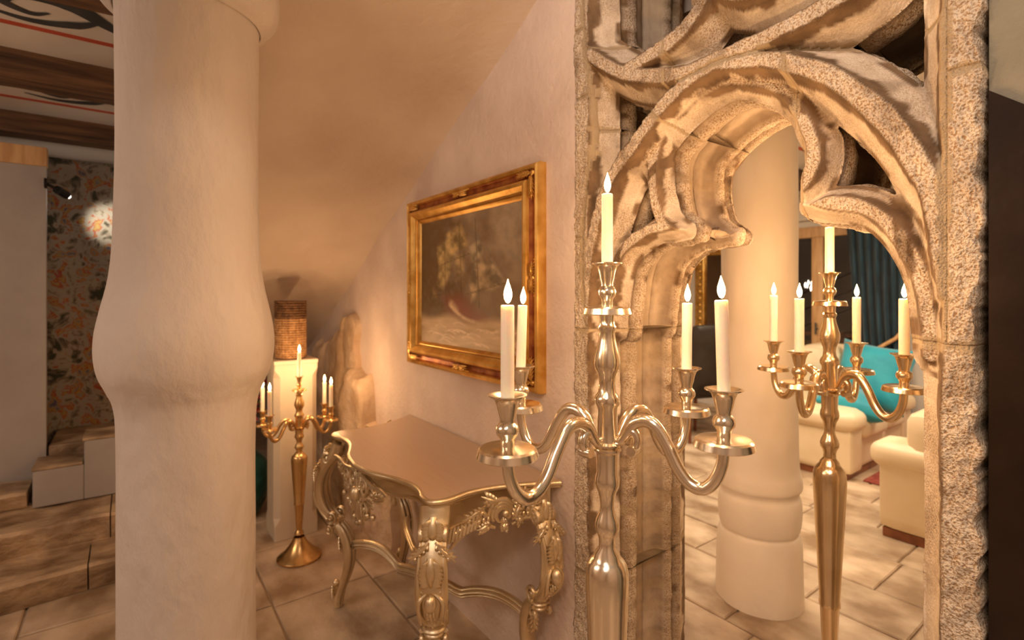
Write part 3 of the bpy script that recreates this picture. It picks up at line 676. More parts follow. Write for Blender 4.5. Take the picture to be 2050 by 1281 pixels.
# ================================================================== CARVED CONSOLE TABLE
def ribbed(pts, half_w, half_t, lat, n=16, grooves=3):
    """sweep whose outer face carries rounded reeds"""
    P = [Vector(p) for p in pts]; m_ = len(P); v = []; f = []
    hw = np.interp(np.linspace(0, 1, m_), np.linspace(0, 1, len(half_w)), half_w); ht = np.interp(np.linspace(0, 1, m_), np.linspace(0, 1, len(half_t)), half_t)
    lat = Vector(lat)
    sec = []
    k_ = 18
    for k in range(k_+1):                      # outer reeded face
        x = -1+2*k/k_; sec.append((x, .60*(1-abs(x)**4)+.42*abs(math.cos(x*PI*grooves/2))**.8*(1-abs(x)**8)))
    for k in range(1, 8):                      # rounded back
        a = PI*k/8; sec.append((math.cos(a), -.75*math.sin(a)))
    ns = len(sec)
    for i in range(m_):
        t_ = (P[min(i+1, m_-1)]-P[max(i-1, 0)]).normalized(); a = (lat-t_*lat.dot(t_)).normalized(); b = a.cross(t_)
        for (x, y) in sec: v.append(P[i]+a*(x*hw[i])+b*(y*ht[i]))
    for i in range(m_-1):
        for k in range(ns):
            k2 = (k+1) % ns; f.append((i*ns+k, i*ns+k2, (i+1)*ns+k2, (i+1)*ns+k))
    f.append(tuple(range(ns-1, -1, -1))); f.append(tuple(range((m_-1)*ns, m_*ns)))
    return v, f
def volute(mb, org, ax, ay, lat, c, r, a0, turns, rad, asp=1.3, sgn=1):
    """spiral scroll in the plane (ax, ay) around c"""
    pts = []; n_ = int(14*abs(turns))+4
    for i in range(n_+1):
        q = i/n_; a = a0+sgn*2*PI*turns*q; rr = r*(1-.86*q)
        pts.append(org+ax*(c[0]+rr*math.cos(a))+ay*(c[1]+rr*math.sin(a)))
    mb.add(*tube(pts, [rad, rad*.95, rad*.75, rad*.9], 8, lat=lat, asp=asp))
    mb.add(*ball(org+ax*c[0]+ay*c[1], rad*1.25, 6))
def leaf(mb, org, ax, ay, nrm, base, tip, wd, bend=.2, th=.006, lobes=5):
    """acanthus leaf: a curved midrib with overlapping side lobes"""
    b = Vector((base[0], base[1])); d = Vector((tip[0]-base[0], tip[1]-base[1])); L_ = d.length; d.normalize(); s = Vector((-d.y, d.x))
    def at(q, off=0, h=0):
        p = b+d*(L_*q)+s*(bend*L_*math.sin(q*PI*.5)**2+off); return org+ax*p.x+ay*p.y+nrm*h
    mb.add(*tube([at(q, 0, th*(.6+1.1*math.sin(q*PI))) for q in np.linspace(0, 1, 9)], [wd*.30, wd*.42, wd*.38, wd*.22, wd*.05], 8, lat=nrm, asp=.55))
    for k in range(lobes):
        q = .08+.72*k/lobes; sz = wd*(1.15-.8*abs(q-.35))
        for sd in (-1, 1):
            P = [at(q, 0, th*.6), at(q+.08, sd*sz*.45, th*1.6), at(q+.18, sd*sz*.76, th*1.3), at(q+.25, sd*sz*.82, th*.3)]
            mb.add(*tube(catmull(P, 3), [wd*.14, wd*.25, wd*.24, wd*.10], 6, lat=nrm, asp=.6))
TC = W(-.665, 0)
con = empty('console_table', TC, TH, 'ornate champagne-silver console table with carved cabriole legs against the plaster wall', 'console table')
half = [(0, -.530), (.12, -.512), (.23, -.468), (.32, -.445), (.385, -.447), (.43, -.462), (.475, -.465), (.503, -.445), (.512, -.395), (.500, -.31), (.518, -.21), (.565, -.10), (.612, -.012)]
hp = catmull(half, 6); outl = [(-x, y) for x, y in hp[::-1]]+[(x, y) for x, y in hp[1:]]
outl = np.array(outl)
def inset(pl, d):
    out = []
    for i, p in enumerate(pl):
        a = pl[max(i-1, 0)]; b = pl[min(i+1, len(pl)-1)]; t_ = (b-a)/(np.linalg.norm(b-a)+1e-9); nrm = np.array((-t_[1], t_[0])); q = p+nrm*d; q[1] = min(q[1], -.004); out.append(q)
    return np.array(out)
top = MB(); ZT = .80
levels = [(.010, ZT), (.004, ZT-.0015), (.0, ZT-.006), (.0, ZT-.012), (.004, ZT-.017), (.012, ZT-.020), (.013, ZT-.026), (.022, ZT-.030)]
rings = []
for d, z in levels:
    pl = inset(outl, d); rings.append(len(top.v)); top.v += [(p[0], p[1], z) for p in pl]
no = len(outl)
for a, b in zip(rings[:-1], rings[1:]):
    for i in range(no-1): top.f.append((a+i, a+i+1, b+i+1, b+i))
    top.f.append((a+no-1, a, b, b+no-1))
top.f.append(tuple(rings[-1]+i for i in range(no-1, -1, -1)))
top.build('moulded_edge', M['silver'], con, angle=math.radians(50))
face = MB(); pl = inset(outl, .0105); face.v = [(p[0], p[1], ZT+.0006) for p in pl]+[(p[0], p[1], ZT-.003) for p in pl]; face.f = [tuple(range(no))]+[(i, (i+1) % no, no+(i+1) % no, no+i) for i in range(no)]
tag(face.build('tabletop', M['tabletop'], con, smooth=False), 'smooth brown champagne tabletop')
# apron boards following the edge, with a scalloped lower line
def apron(i0, i1, name, low):
    pl = inset(outl, .034); pl2 = inset(outl, .052); mb = MB(); seg = list(range(i0, i1+1)); m_ = len(seg)
    for q, i in enumerate(seg):
        x = q/(m_-1); zl = low(x)
        for p in (pl[i], pl2[i]):
            mb.v += [(p[0], p[1], ZT-.028), (p[0], p[1], zl)]
    for q in range(m_-1):
        a = q*4; b = a+4; mb.f += [(a, a+1, b+1, b), (a+2, b+2, b+3, a+3), (a+1, a+3, b+3, b+1), (a, b, b+2, a+2)]
    mb.f += [(0, 2, 3, 1), ((m_-1)*4, (m_-1)*4+1, (m_-1)*4+3, (m_-1)*4+2)]
    o = mb.build(name, M['silver'], con, angle=math.radians(50)); 
    # rolled bead along the lower edge
    bd = MB().add(*tube([Vector((pl[i][0], pl[i][1], low(q/(m_-1)))) for q, i in enumerate(seg)], .0075, 8)); bd.build('bead', M['silver'], o)
    return o
iF0 = int(np.argmin([(p[0]+.43)**2+(p[1]+.46)**2 for p in outl])); iF1 = no-1-iF0
iR0 = int(np.argmin([(p[0]-.512)**2+(p[1]+.38)**2 for p in outl])); iR1 = no-3
sc_ = lambda x: ZT-.150+.062*math.sin(PI*x)**.7+.014*math.cos(4*PI*x)
front_ap = apron(iF0, iF1, 'front_apron', lambda x: ZT-.10+.045*math.sin(PI*x)-.02*math.cos(6*PI*x)*math.sin(PI*x))
right_ap = apron(iR0, iR1, 'side_apron', lambda x: sc_(x)); left_ap = apron(2, no-1-iR0, 'side_apron', lambda x: sc_(1-x))
X_, Y_, Z_ = Vector((1, 0, 0)), Vector((0, 1, 0)), Vector((0, 0, 1))
# carved openwork cartouche hanging in the middle of the front
car = MB(); o0 = Vector((0, -.505, ZT-.115)); nf_ = -Y_
for s in (-1, 1):
    volute(car, o0, X_*s, Z_, nf_, (.055, .035), .040, PI*.5, 1.4, .0085, sgn=-1)
    volute(car, o0, X_*s, Z_, nf_, (.060, -.045), .036, -PI*.5, 1.3, .008, sgn=1)
    volute(car, o0, X_*s, Z_, nf_, (.135, .03), .034, PI, 1.3, .008, sgn=-1)
    volute(car, o0, X_*s, Z_, nf_, (.205, .055), .028, PI, 1.2, .007, sgn=1)
    leaf(car, o0, X_*s, Z_, nf_, (.02, -.02), (.085, -.085), .022, -.2); leaf(car, o0, X_*s, Z_, nf_, (.09, .0), (.16, -.02), .020, .25)
    leaf(car, o0, X_*s, Z_, nf_, (.16, .03), (.245, .03), .017, .2); leaf(car, o0, X_*s, Z_, nf_, (.01, .04), (.035, .085), .018, .1)
    car.add(*tube(catmull([o0+X_*s*a+Z_*b+nf_*.004 for a, b in ((.0, .06), (.03, .075), (.09, .072), (.15, .065), (.22, .075), (.28, .07))], 5), .007, 8))
    for a, b in ((.03, -.10), (.10, -.055), (.15, -.045), (.0, -.115)): car.add(*ball(o0+X_*s*a+Z_*b+nf_*.006, .011, 6))
leaf(car, o0, X_, Z_, nf_, (0, -.01), (0, -.12), .026, 0); leaf(car, o0, X_, Z_, nf_, (0, 0), (0, .075), .026, 0)
car.add(*ball(o0+nf_*.014, .022, 8, sz=1.25)); tag(car.build('cartouche', M['silver'], front_ap), kind='stuff')
# acanthus scroll on the two side aprons
for ap, s, ii in ((right_ap, 1, iR0), (left_ap, -1, iR0)):
    p0 = Vector((outl[iR0][0], outl[iR0][1], 0)); p1 = Vector((outl[iR1][0], outl[iR1][1], 0)); ax = (p1-p0).normalized(); nn_ = Vector((ax.y, -ax.x, 0)); ln_ = (p1-p0).length
    org = p0+ax*(ln_*.5)+Z_*(ZT-.078)-nn_*.014
    if s < 0: ax = Vector((-ax.x, ax.y, 0)); nn_ = Vector((-nn_.x, nn_.y, 0)); org = Vector((-org.x, org.y, org.z))
    mb = MB()
    for k_, (r_, w_, a0_) in enumerate(((.050, .013, .95), (.040, .012, .80), (.030, .011, .62))):     # overlapping fronds curling into the centre
        pts_ = [org+ax*(-.004+r_*(1-.45*q_)*math.cos(PI*(a0_+1.35*q_)))+Z_*(-.004+r_*(1-.45*q_)*math.sin(-PI*(a0_+1.35*q_)))+nn_*(.003+.003*k_) for q_ in np.linspace(0, 1, 16)]
        mb.add(*tube(pts_, [.004, w_*.8, w_, w_*.8, .006], 8, lat=nn_, asp=.8))
    mb.add(*ball(org+ax*.004+Z_*-.006+nn_*.010, .013, 7))
    volute(mb, org, ax, Z_, nn_, (-.092, -.008), .027, 0, 1.2, .0095, sgn=1); volute(mb, org, ax, Z_, nn_, (.094, -.004), .027, PI, 1.2, .0095, sgn=-1)
    for (b0, b1, w_, bd_) in (((-.02, .03), (-.085, .045), .022, -.25), ((.03, .03), (.095, .045), .022, .25), ((.03, -.03), (.075, .01), .020, .3), ((-.05, -.035), (-.10, -.03), .018, .3), ((.0, -.035), (-.012, -.068), .018, .25), ((.05, -.02), (.07, -.052), .016, -.3), ((-.07, .02), (-.15, .01), .018, .2), ((.08, .02), (.15, .012), .018, -.2)):
        leaf(mb, org, ax, Z_, nn_, b0, b1, w_, bd_, th=.010, lobes=4)
    for sg in (-1, 1):
        for k_ in range(8):
            q_ = .095+.0125*k_; mb.add(*tube([org+ax*(sg*q_)+Z_*(-.012-.0022*k_)+nn_*.004, org+ax*(sg*(q_+.008))+Z_*(-.040-.0045*k_)+nn_*.006], [.0055, .0075], 6))
    for sg in (-1, 1):
        pts_ = [org+ax*(sg*q_)+Z_*(h_-.03)-nn_*.0 for q_, h_ in ((.03, -.02), (.07, -.005), (.12, -.012), (.16, -.035), (.185, -.065))]
        mb.add(*tube(catmull(pts_, 5), [.006, .010, .011, .009, .005], 8, lat=nn_, asp=.9))
        for k_ in range(9):
            q_ = .04+.016*k_; mb.add(*ball(org+ax*(sg*q_)+Z_*(-.018-.03*(k_/8)**2)+nn_*.004, .0075, 5, sz=1.5))
    leaf(mb, org, ax, Z_, nn_, (.0, -.02), (-.01, -.06), .016, .3); leaf(mb, org, ax, Z_, nn_, (.03, .02), (.10, .036), .016, .2)
    tag(mb.build('acanthus_scroll', M['silver'], ap), kind='stuff')
def cabriole(px, py, ox, oy, sc=1.0, wk_=1.0):
    """S-leg: carved C-scroll above, slender cabriole below; (ox, oy) is the outward direction"""
    out = Vector((ox, oy, 0)).normalized(); lat = Vector((-out.y, out.x, 0)); o_ = Vector((px, py, 0))
    at = lambda a, z: o_+out*a+Z_*z
    lg = MB()
    up = catmull([(-.005, .765), (.015, .715), (.058, .660), (.088, .590), (.090, .520), (.066, .450), (.020, .405), (-.012, .400)], 6)
    lg.add(*ribbed([at(a*sc, z) for a, z in up], [x*wk_ for x in (.042, .040, .036, .040, .042, .036, .027, .022)], [.034, .032, .026, .024, .024, .024, .022, .016], lat))
    dn_ = catmull([(.040, .385), (.010, .385), (-.028, .350), (-.052, .290), (-.055, .230), (-.040, .160), (-.012, .085), (.002, .040), (.004, .002)], 6)
    lg.add(*ribbed([at(a*sc, z) for a, z in dn_], [x*wk_ for x in (.020, .026, .033, .035, .032, .026, .020, .024, .021)], [.016, .022, .026, .026, .024, .021, .018, .021, .019], lat))
    lo = lg.build('leg', M['silver'], con, angle=math.radians(50))
    sc2 = MB()
    for w_ in (-.030*wk_, .030*wk_):
        o2 = o_+lat*w_
        volute(sc2, o2, out, Z_, lat, (.018, .425), .027, -PI*.5, 1.4, .0085, asp=1.2, sgn=-1)
        volute(sc2, o2, out, Z_, lat, (.030, .362), .021, PI*.5, 1.3, .0075, asp=1.2, sgn=1)
        volute(sc2, o2, out, Z_, lat, (.040, .690), .026, PI*.6, 1.3, .008, asp=1.2, sgn=-1)
        sc2.add(*tube([p+lat*w_+out*.012 for p in [at(a*sc, z) for a, z in up[8:36]]], [.005, .008, .008, .005], 7))
    tag(sc2.build('scroll', M['silver'], lo), kind='stuff')
    lv = MB()
    leaf(lv, at(.040, .715), lat, Z_, out, (0, .035), (0, -.060), .030*wk_, 0, th=.014, lobes=6); leaf(lv, at(.098, .600), lat, Z_, out, (0, .050), (0, -.045), .030*wk_, 0, th=.012, lobes=6)
    for sg in (-1, 1):
        leaf(lv, at(.070, .655), lat, Z_, out, (sg*.012, .03), (sg*.040*wk_, -.045), .016, sg*.3, th=.010, lobes=4)
        lv.add(*tube(catmull([at(.105, .545)+lat*(sg*.010), at(.112, .520)+lat*(sg*.028*wk_), at(.100, .47)+lat*(sg*.026*wk_), at(.070, .43)+lat*(sg*.014)], 5), [.004, .008, .007, .004], 7))
        volute(lv, at(.090, .535)+out*.012, lat*sg, Z_, out, (.026*wk_, .0), .014, PI*.5, 1.1, .005, sgn=1)
    lv.add(*ball(at(.121, .520), .019, 8, sz=1.4)); lv.add(*ball(at(.020, .392), .034*wk_, 10, sz=.34)); lv.add(*ball(at(.020, .374), .028*wk_, 10, sz=.4))
    for k in range(7):
        q = .482-.014*k; c_ = at(.112-.012*k, q)
        lv.add(*ball(c_, .0060, 5, sz=1.5))
        for sg in (-1, 1): lv.add(*ball(c_+lat*(sg*.009)+Z_*.004, .0052, 5, sz=1.6))
    leaf(lv, at(-.030, .30), lat, Z_, out, (0, .06), (0, -.05), .020*wk_, 0, th=.012)
    leaf(lv, at(.016, .075), lat, Z_, out, (0, .03), (0, -.045), .019, 0, th=.008); lv.add(*ball(at(.017, .105), .016, 8))
    tag(lv.build('carved_leaf', M['silver'], lo), kind='stuff')
    return lo
cabriole(-.455, -.435, -.66, -.50, 1, 1.15); cabriole(.462, -.425, .80, -.55, 1.0, 1.25); cabriole(-.555, -.078, -1, -.10); cabriole(.555, -.078, 1, -.10)
# waved X stretcher with a small carved boss
for s in (-1, 1):
    a = Vector((-.415*s, -.40, .285)); b = Vector((.51*s, -.06, .285)); d = (b-a); pts = []
    for i in range(41):
        q = i/40; h = .034*abs(math.sin(q*PI*3))**.8-.012*math.sin(q*PI); pts.append(a+d*q+Z_*h+Vector((-d.y, d.x, 0)).normalized()*(.022*math.sin(q*PI*3)))
    side = Vector((-d.y, d.x, 0)).normalized(); mb = MB().add(*tube(pts, .0105, 8, lat=side, asp=1.7)).add(*tube([p+Z_*.014 for p in pts], .007, 8, lat=side, asp=1.7)).add(*tube([p-Z_*.014 for p in pts], .007, 8, lat=side, asp=1.7))
    tag(mb.build('stretcher', M['silver'], con, angle=math.radians(55)), kind='stuff')
mb = MB(); ob = Vector((.02, -.235, .31)); mb.add(*ball(ob+Z_*.03, .022, 8, sz=1.2))
for k in range(6):
    a = 2*PI*k/6; leaf(mb, ob, Vector((math.cos(a), math.sin(a), 0)), Z_, Vector((-math.sin(a), math.cos(a), 0)), (.012, 0), (.045, .035), .013, .3)
tag(mb.build('boss', M['silver'], con), kind='stuff')

# ================================================================== SHIP PAINTING IN A GILT FRAME
PU0, PU1, PZ0, PZ1 = -1.240, -.148, 1.088, 1.928
pic = empty('framed_painting', W((PU0+PU1)/2, 0, (PZ0+PZ1)/2), TH, 'oil painting of a sailing ship in a wide gilt and red frame', 'painting')
hw_, hh_ = (PU1-PU0)/2, (PZ1-PZ0)/2
# moulding section: (inset from outer edge, depth towards room)
secs = [('outer_rail', M['gold'], [(0, .0), (0, .030), (.004, .040), (.012, .044), (.020, .040), (.024, .032)]),
        ('red_cove', M['bole'], [(.024, .032), (.030, .026), (.046, .028), (.056, .036)]),
        ('inner_rail', M['gold'], [(.056, .036), (.060, .050), (.068, .055), (.078, .052), (.094, .036), (.100, .034), (.102, .026), (.108, .027), (.112, .022), (.120, .014), (.124, .012)])]
for name, m_, sec in secs:
    for side in range(4):
        mb = MB()
        for (i_, d_) in sec:
            x, z = hw_-i_, hh_-i_
            c = [(-x, z), (x, z), (x, -z), (-x, -z)]; a, b = c[side], c[(side+1) % 4]
            for q in np.linspace(0, 1, 9): mb.v.append((a[0]+(b[0]-a[0])*q, -d_, a[1]+(b[1]-a[1])*q))
        for k in range(len(sec)-1):
            for q in range(8): mb.f.append((k*9+q, k*9+q+1, (k+1)*9+q+1, (k+1)*9+q))
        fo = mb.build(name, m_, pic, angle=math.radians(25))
        if name == 'outer_rail':            # back board so the frame is solid, and carved centre and corner ornaments
            pass
        if name == 'red_cove':
            orn = MB(); c = [(-1, 1), (1, 1), (1, -1), (-1, -1)]; a, b = c[side], c[(side+1) % 4]
            X0 = Vector((a[0]*(hw_-.036), -.036, a[1]*(hh_-.036))); X1 = Vector((b[0]*(hw_-.036), -.036, b[1]*(hh_-.036))); dx = (X1-X0).normalized(); dz = Vector((-dx.z, 0, dx.x)); out_ = Vector((0, -1, 0)); L_ = (X1-X0).length
            for q, sg in ((0, 1), (.5, 1), (.5, -1), (1, -1)):
                leaf(orn, X0+dx*(L_*q), dx*sg, dz, out_, (.0, 0), (.10 if q != .5 else .06, 0), .013, 0, th=.006)
            for q in (0, .5): orn.add(*ball(X0+dx*(L_*q), .011, 6, sy=.7))
            for k in range(-6, 7):
                if k: orn.add(*ball(X0+dx*(L_*.5+k*.011)+dz*.012, .0048, 5))
            tag(orn.build('carved_ornament', M['gold'], fo), kind='stuff')
MB().box(-hw_+.004, hw_-.004, -.012, -.001, -hh_+.004, hh_-.004).build('back_board', M['darkwood'], pic, smooth=False)
# painted canvas: ship under sail, colours per vertex
cw, ch = hw_-.120, hh_-.120; nx, ny = 170, 130
pp, qq = np.meshgrid(np.linspace(0, 1, nx), np.linspace(0, 1, ny), indexing='ij')
n1 = fbm(pp*7, qq*7, 5); n2_ = fbm(pp*22+4, qq*22, 4)
C = np.zeros((nx, ny, 3)); mixc = lambda C, c, a: C*(1-a[..., None])+np.array(c)*a[..., None]
C[:] = (.085, .048, .018)
C = mixc(C, (.23, .175, .115), np.clip((pp-.25)*1.5+(n1-.5)*1.6, 0, 1)*np.clip(1.25-qq, 0, 1)); C = mixc(C, (.13, .11, .085), np.clip(n2_*2.4-1.1, 0, 1)*.6)
C = mixc(C, (.055, .03, .012), np.clip(1-pp*3.2+(n1-.5), 0, 1)*np.clip(1.2-qq*.9, 0, 1)*.8)
def poly(pts, soft=.018):
    P = np.array(pts); d = np.full(pp.shape, 9.); ins = np.zeros(pp.shape, bool); x = pp+(n2_-.5)*.03; y = qq+(n1-.5)*.03
    for a, b in zip(P, np.roll(P, -1, 0)):
        e_ = b-a; t_ = np.clip(((x-a[0])*e_[0]+(y-a[1])*e_[1])/(e_@e_), 0, 1); d = np.minimum(d, np.hypot(x-a[0]-t_*e_[0], y-a[1]-t_*e_[1]))
        cnd = ((a[1] > y) != (b[1] > y)) & (x < (b[0]-a[0])*(y-a[1])/(b[1]-a[1]+1e-9)+a[0]); ins ^= cnd
    return np.clip(.5+np.where(ins, d, -d)/soft*.5, 0, 1)
def strokes(pts, wd, c, al=.9):
    global C
    P = catmull(pts, 6); d = np.full(pp.shape, 9.)
    for a, b in zip(P[:-1], P[1:]):
        e_ = b-a; t_ = np.clip(((pp-a[0])*e_[0]+(qq-a[1])*e_[1])/(e_@e_+1e-12), 0, 1); d = np.minimum(d, np.hypot(pp-a[0]-t_*e_[0], qq-a[1]-t_*e_[1]))
    C = mixc(C, c, np.clip(1-d/wd, 0, 1)*al*np.clip(n2_*2.2-.2, .2, 1))
sails = [([(.31, .13), (.46, .07), (.53, .24), (.45, .27), (.34, .30)], (.36, .25, .10)), ([(.20, .22), (.35, .16), (.40, .30), (.30, .36), (.22, .38)], (.40, .29, .12)), ([(.22, .40), (.37, .33), (.35, .44), (.27, .55), (.20, .52)], (.36, .26, .11)),
         ([(.40, .31), (.50, .28), (.50, .44), (.41, .50)], (.30, .21, .10)), ([(.55, .26), (.64, .22), (.68, .30), (.57, .44)], (.33, .26, .16)), ([(.55, .46), (.66, .34), (.80, .48), (.83, .56), (.66, .58), (.56, .66)], (.34, .25, .14)), ([(.71, .28), (.86, .52), (.77, .50)], (.38, .29, .18)), ([(.10, .58), (.18, .52), (.20, .66), (.14, .68)], (.20, .13, .06))]
for P, c in sails:
    a = poly(P); g_ = np.clip(.62+.5*np.sin((pp*1.5-qq*.8)*22)*.4+(n2_-.5)*1.3, .3, 1.25); C = C*(1-a[..., None])+np.array(c)*(a*g_)[..., None]
for a, b in (((.44, .04), (.47, .66)), ((.60, .05), (.64, .70)), ((.28, .15), (.30, .66)), ((.18, .38), (.55, .30)), ((.52, .60), (.88, .52)), ((.25, .60), (.10, .62))): strokes([a, b], .006, (.04, .022, .01), .8)
C = mixc(C, (.16, .05, .03), poly([(.28, .62), (.46, .60), (.62, .74), (.80, .80), (.66, .84), (.44, .80), (.32, .74)], .05)*.8)
strokes([(.34, .68), (.42, .74), (.52, .79), (.68, .815), (.74, .81)], .022, (.50, .38, .22)); strokes([(.36, .67), (.41, .72)], .04, (.42, .30, .17), .7)
sea = np.clip((qq-.755-.02*np.sin(pp*14)-.03*(pp-.4))*18, 0, 1); wv = fbm(pp*6, qq*26, 4)
C = C*(1-sea[..., None])+sea[..., None]*(np.array((.20, .125, .06))*(1-wv[..., None])+np.array((.40, .29, .17))*wv[..., None])
for k in range(26):
    x, y = rt.uniform(.02, .95), rt.uniform(.79, .99); strokes([(x, y), (x+.05, y-.012), (x+.12, y+.006)], .009, (.52, .40, .26), .6)
C = np.clip(C*1.75, 0, .9)
cv = MB()
cv.v = [(-cw+2*cw*pp[i, j], -.0135, ch-2*ch*qq[i, j]) for i in range(nx) for j in range(ny)]
cv.f = [(i*ny+j, i*ny+j+1, (i+1)*ny+j+1, (i+1)*ny+j) for i in range(nx-1) for j in range(ny-1)]
co = cv.build('canvas', M['canvas'], pic, smooth=False)
at = co.data.color_attributes.new('Col', 'FLOAT_COLOR', 'POINT'); at.data.foreach_set('color', np.concatenate([C, np.ones((nx, ny, 1))], 2).astype(np.float32).ravel())

# ================================================================== PEDESTAL, WICKER CYLINDER, FLOWERS, ROCKS
pd = empty('pedestal', W(-2.065, -.418), TH, 'tall cream square pedestal with chamfered edges beside the small gold candelabrum', 'pedestal')
pm = MB(); hx, hy = .115, .123
for z, c in ((0, .004), (.085, .004), (.13, .032), (.955, .032), (1.0, .004), (1.030, .004)):
    pm.v += [(sx*(hx-(c if e else 0)), sy*(hy-(0 if e else c)), z) for sx, sy, e in ((-1, -1, 0), (-1, -1, 1), (1, -1, 1), (1, -1, 0), (1, 1, 0), (1, 1, 1), (-1, 1, 1), (-1, 1, 0))]
for i in range(5):
    for k in range(8): pm.f.append((i*8+k, i*8+(k+1) % 8, i*8+8+(k+1) % 8, i*8+8+k))
pm.f += [tuple(range(7, -1, -1)), tuple(range(40, 48))]
pm.build('shaft', M['cream'], pd, smooth=False, bevel=.003)
MB().box(-.117, .117, -.125, .125, 1.030, 1.055).build('cap', M['cream'], pd, smooth=False, bevel=.005)
wk = empty('wicker_cylinder', W(-2.065, -.425, 1.056), TH, 'woven brown wicker cylinder with a dark upper band, on the cream pedestal', 'lantern')
def weave(z0, z1, R, rows, name, m_, par):
    mb = MB(); nst = 26
    for k in range(rows):
        z = z0+(z1-z0)*(k+.5)/rows; pts = []
        for i in range(nst*2+1):
            a = 2*PI*i/(nst*2); r_ = R+(.0022 if (i+k) % 2 else -.0022); pts.append((r_*math.cos(a), r_*math.sin(a), z))
        mb.add(*tube(pts, (z1-z0)/rows*.40, 5))
    for i in range(nst):
        a = 2*PI*i/nst; mb.add(*tube([(R*math.cos(a), R*math.sin(a), z0), (R*math.cos(a), R*math.sin(a), z1)], .0028, 5))
    return tag(mb.build(name, m_, par), kind='stuff')
weave(.004, .245, .085, 17, 'lower_weave', M['wicker'], wk); weave(.248, .352, .0865, 7, 'upper_weave', M['wickerdark'], wk)
wi = MB().add(*lathe([(.001, .0), (.083, .0), (.083, .35), (.080, .35), (.080, .01), (.001, .01)], 28)); wi.build('liner', M['wickerdark'], wk)
vs = empty('floor_vase', W(-2.466, -.64), TH, 'round teal glazed floor vase between the plaster pillar and the cream pedestal', 'vase')
MB().add(*lathe(catmull([(.001, 0), (.09, 0), (.13, .05), (.175, .16), (.185, .25), (.165, .34), (.12, .40), (.085, .43), (.09, .455)], 5), 40)).build('body', M['teal_glaze'], vs)
bq = empty('flower_bouquet', W(-2.466, -.64, .445), TH, 'bunch of dark red flowers and olive leaves standing in the teal vase', 'flowers')
rb = random.Random(3)
for k in range(24):
    a = rb.uniform(0, 2*PI); r_ = .155*math.sqrt(rb.random()); c = Vector((r_*math.cos(a), r_*math.sin(a), rb.uniform(.10, .46))); mb = MB()
    for i in range(9):
        b = 2*PI*i/9*2.4; q = .012+.003*i; mb.add(*ball(c+Vector((q*math.cos(b), q*math.sin(b), .012-.002*i)), .016, 5, sz=.55))
    mb.build('flower', M['petal_red'] if rb.random() < .65 else M['petal_pink'], bq)
for k in range(26):
    a = rb.uniform(0, 2*PI); r_ = rb.uniform(.05, .17); z = rb.uniform(.03, .42); d = Vector((math.cos(a), math.sin(a), rb.uniform(-.3, .8))).normalized(); c = Vector((r_*math.cos(a)*.6, r_*math.sin(a)*.6, z)); mb = MB()
    sd = d.cross(Z_).normalized()*.016
    mb.v = [c, c+d*.04+sd, c+d*.085, c+d*.04-sd, c+d*.045+Vector((0, 0, .008))]; mb.f = [(0, 4, 1), (1, 4, 2), (2, 4, 3), (3, 4, 0)]; mb.build('leaf', M['leafgreen'], bq)
tag(MB().add(*tube([(0, 0, -.2), (.01, 0, .15)], .018, 7)).add(*tube([(.02, .01, -.2), (.05, .04, .2)], .008, 6)).add(*tube([(-.02, .01, -.2), (-.06, -.04, .2)], .008, 6)).build('stems', M['leafgreen'], bq), kind='stuff')
# rough stones standing bare in the foot of the wall
def rock(u0, u1, z0, z1, proud, seed, skew=0, roundtop=.3, name='wall_stone'):
    mb = MB(); nx, nz__ = 18, 22
    for i in range(nx+1):
        for j in range(nz__+1):
            x = -1+2*i/nx; z = -1+2*j/nz__
            e_ = (abs(x)**8+max(z, 0)**8)**.125; sh = 1-roundtop*max(0, z)**3+.10*math.sin(z*4+seed)
            u = (u0+u1)/2+(u1-u0)/2*x*sh+skew*(z+1)/2; zz = z0+(z1-z0)*(z+1)/2-(.05+.05*math.sin(seed*2+x*2.2))*max(0, z)**2*(z1-z0)*(1+.8*x*math.cos(seed))
            d = proud*(1-max(0, (e_-.84)/.16)**1.6)+.045*(float(fbm(np.array(u*4+seed), np.array(zz*4.), 4))-.5)+.012*math.floor(3*float(fbm(np.array(u*3+seed), np.array(zz*2.5), 2)))
            edge = i in (0, nx) or j == nz__
            mb.v.append((u+.02*(rn(zz*9+seed, x*3)-.5), .03 if edge else -max(d, -.005), zz))
    for i in range(nx):
        for j in range(nz__):
            a = i*(nz__+1)+j; mb.f.append((a, a+nz__+1, a+nz__+2, a+1))
    return framed(mb, name, M['rock'], wall_left)
rock(-3.0, -2.62, -.02, 1.17, .06, 1, .06, .15); rock(-2.66, -2.20, -.02, 1.24, .075, 2, .05, .35); rock(-2.24, -1.74, -.02, 1.0, .085, 3, .02, .5); rock(-1.83, -1.33, -.02, .74, .06, 4, -.06, .4); rock(-2.34, -2.02, .95, 1.33, .04, 5, .02, .6)

# small black spotlight aimed at the hanging
sp_ = empty('spotlight', W(-2.70, -1.555, 2.055), TH, 'small black spotlight shining on the patchwork hanging', 'spotlight')
dr = Vector((-.44, .19, -.09)).normalized()
MB().add(*tube([Vector((0, 0, 0)), dr*.085], .024, 16)).build('lamp_head', M['blackmetal'], sp_)
MB().add(*ball(dr*.091, .018, 10)).build('lens', M['lampglow'], sp_)
MB().add(*tube([Vector((0, 0, 0)), Vector((.01, -.05, .03))], .008, 8)).add(*tube([Vector((.01, -.045, .03)), Vector((.01, -.056, .03))], .03, 14)).build('bracket', M['blackmetal'], sp_)
p0 = W(-2.70, -1.56, 2.05); d0 = EU*dr.x+NT*dr.y+Z_*dr.z
spot('spotlight_beam', p0+d0*.135, p0+d0*2, 16, .72, (1, .90, .74), .9, .02)

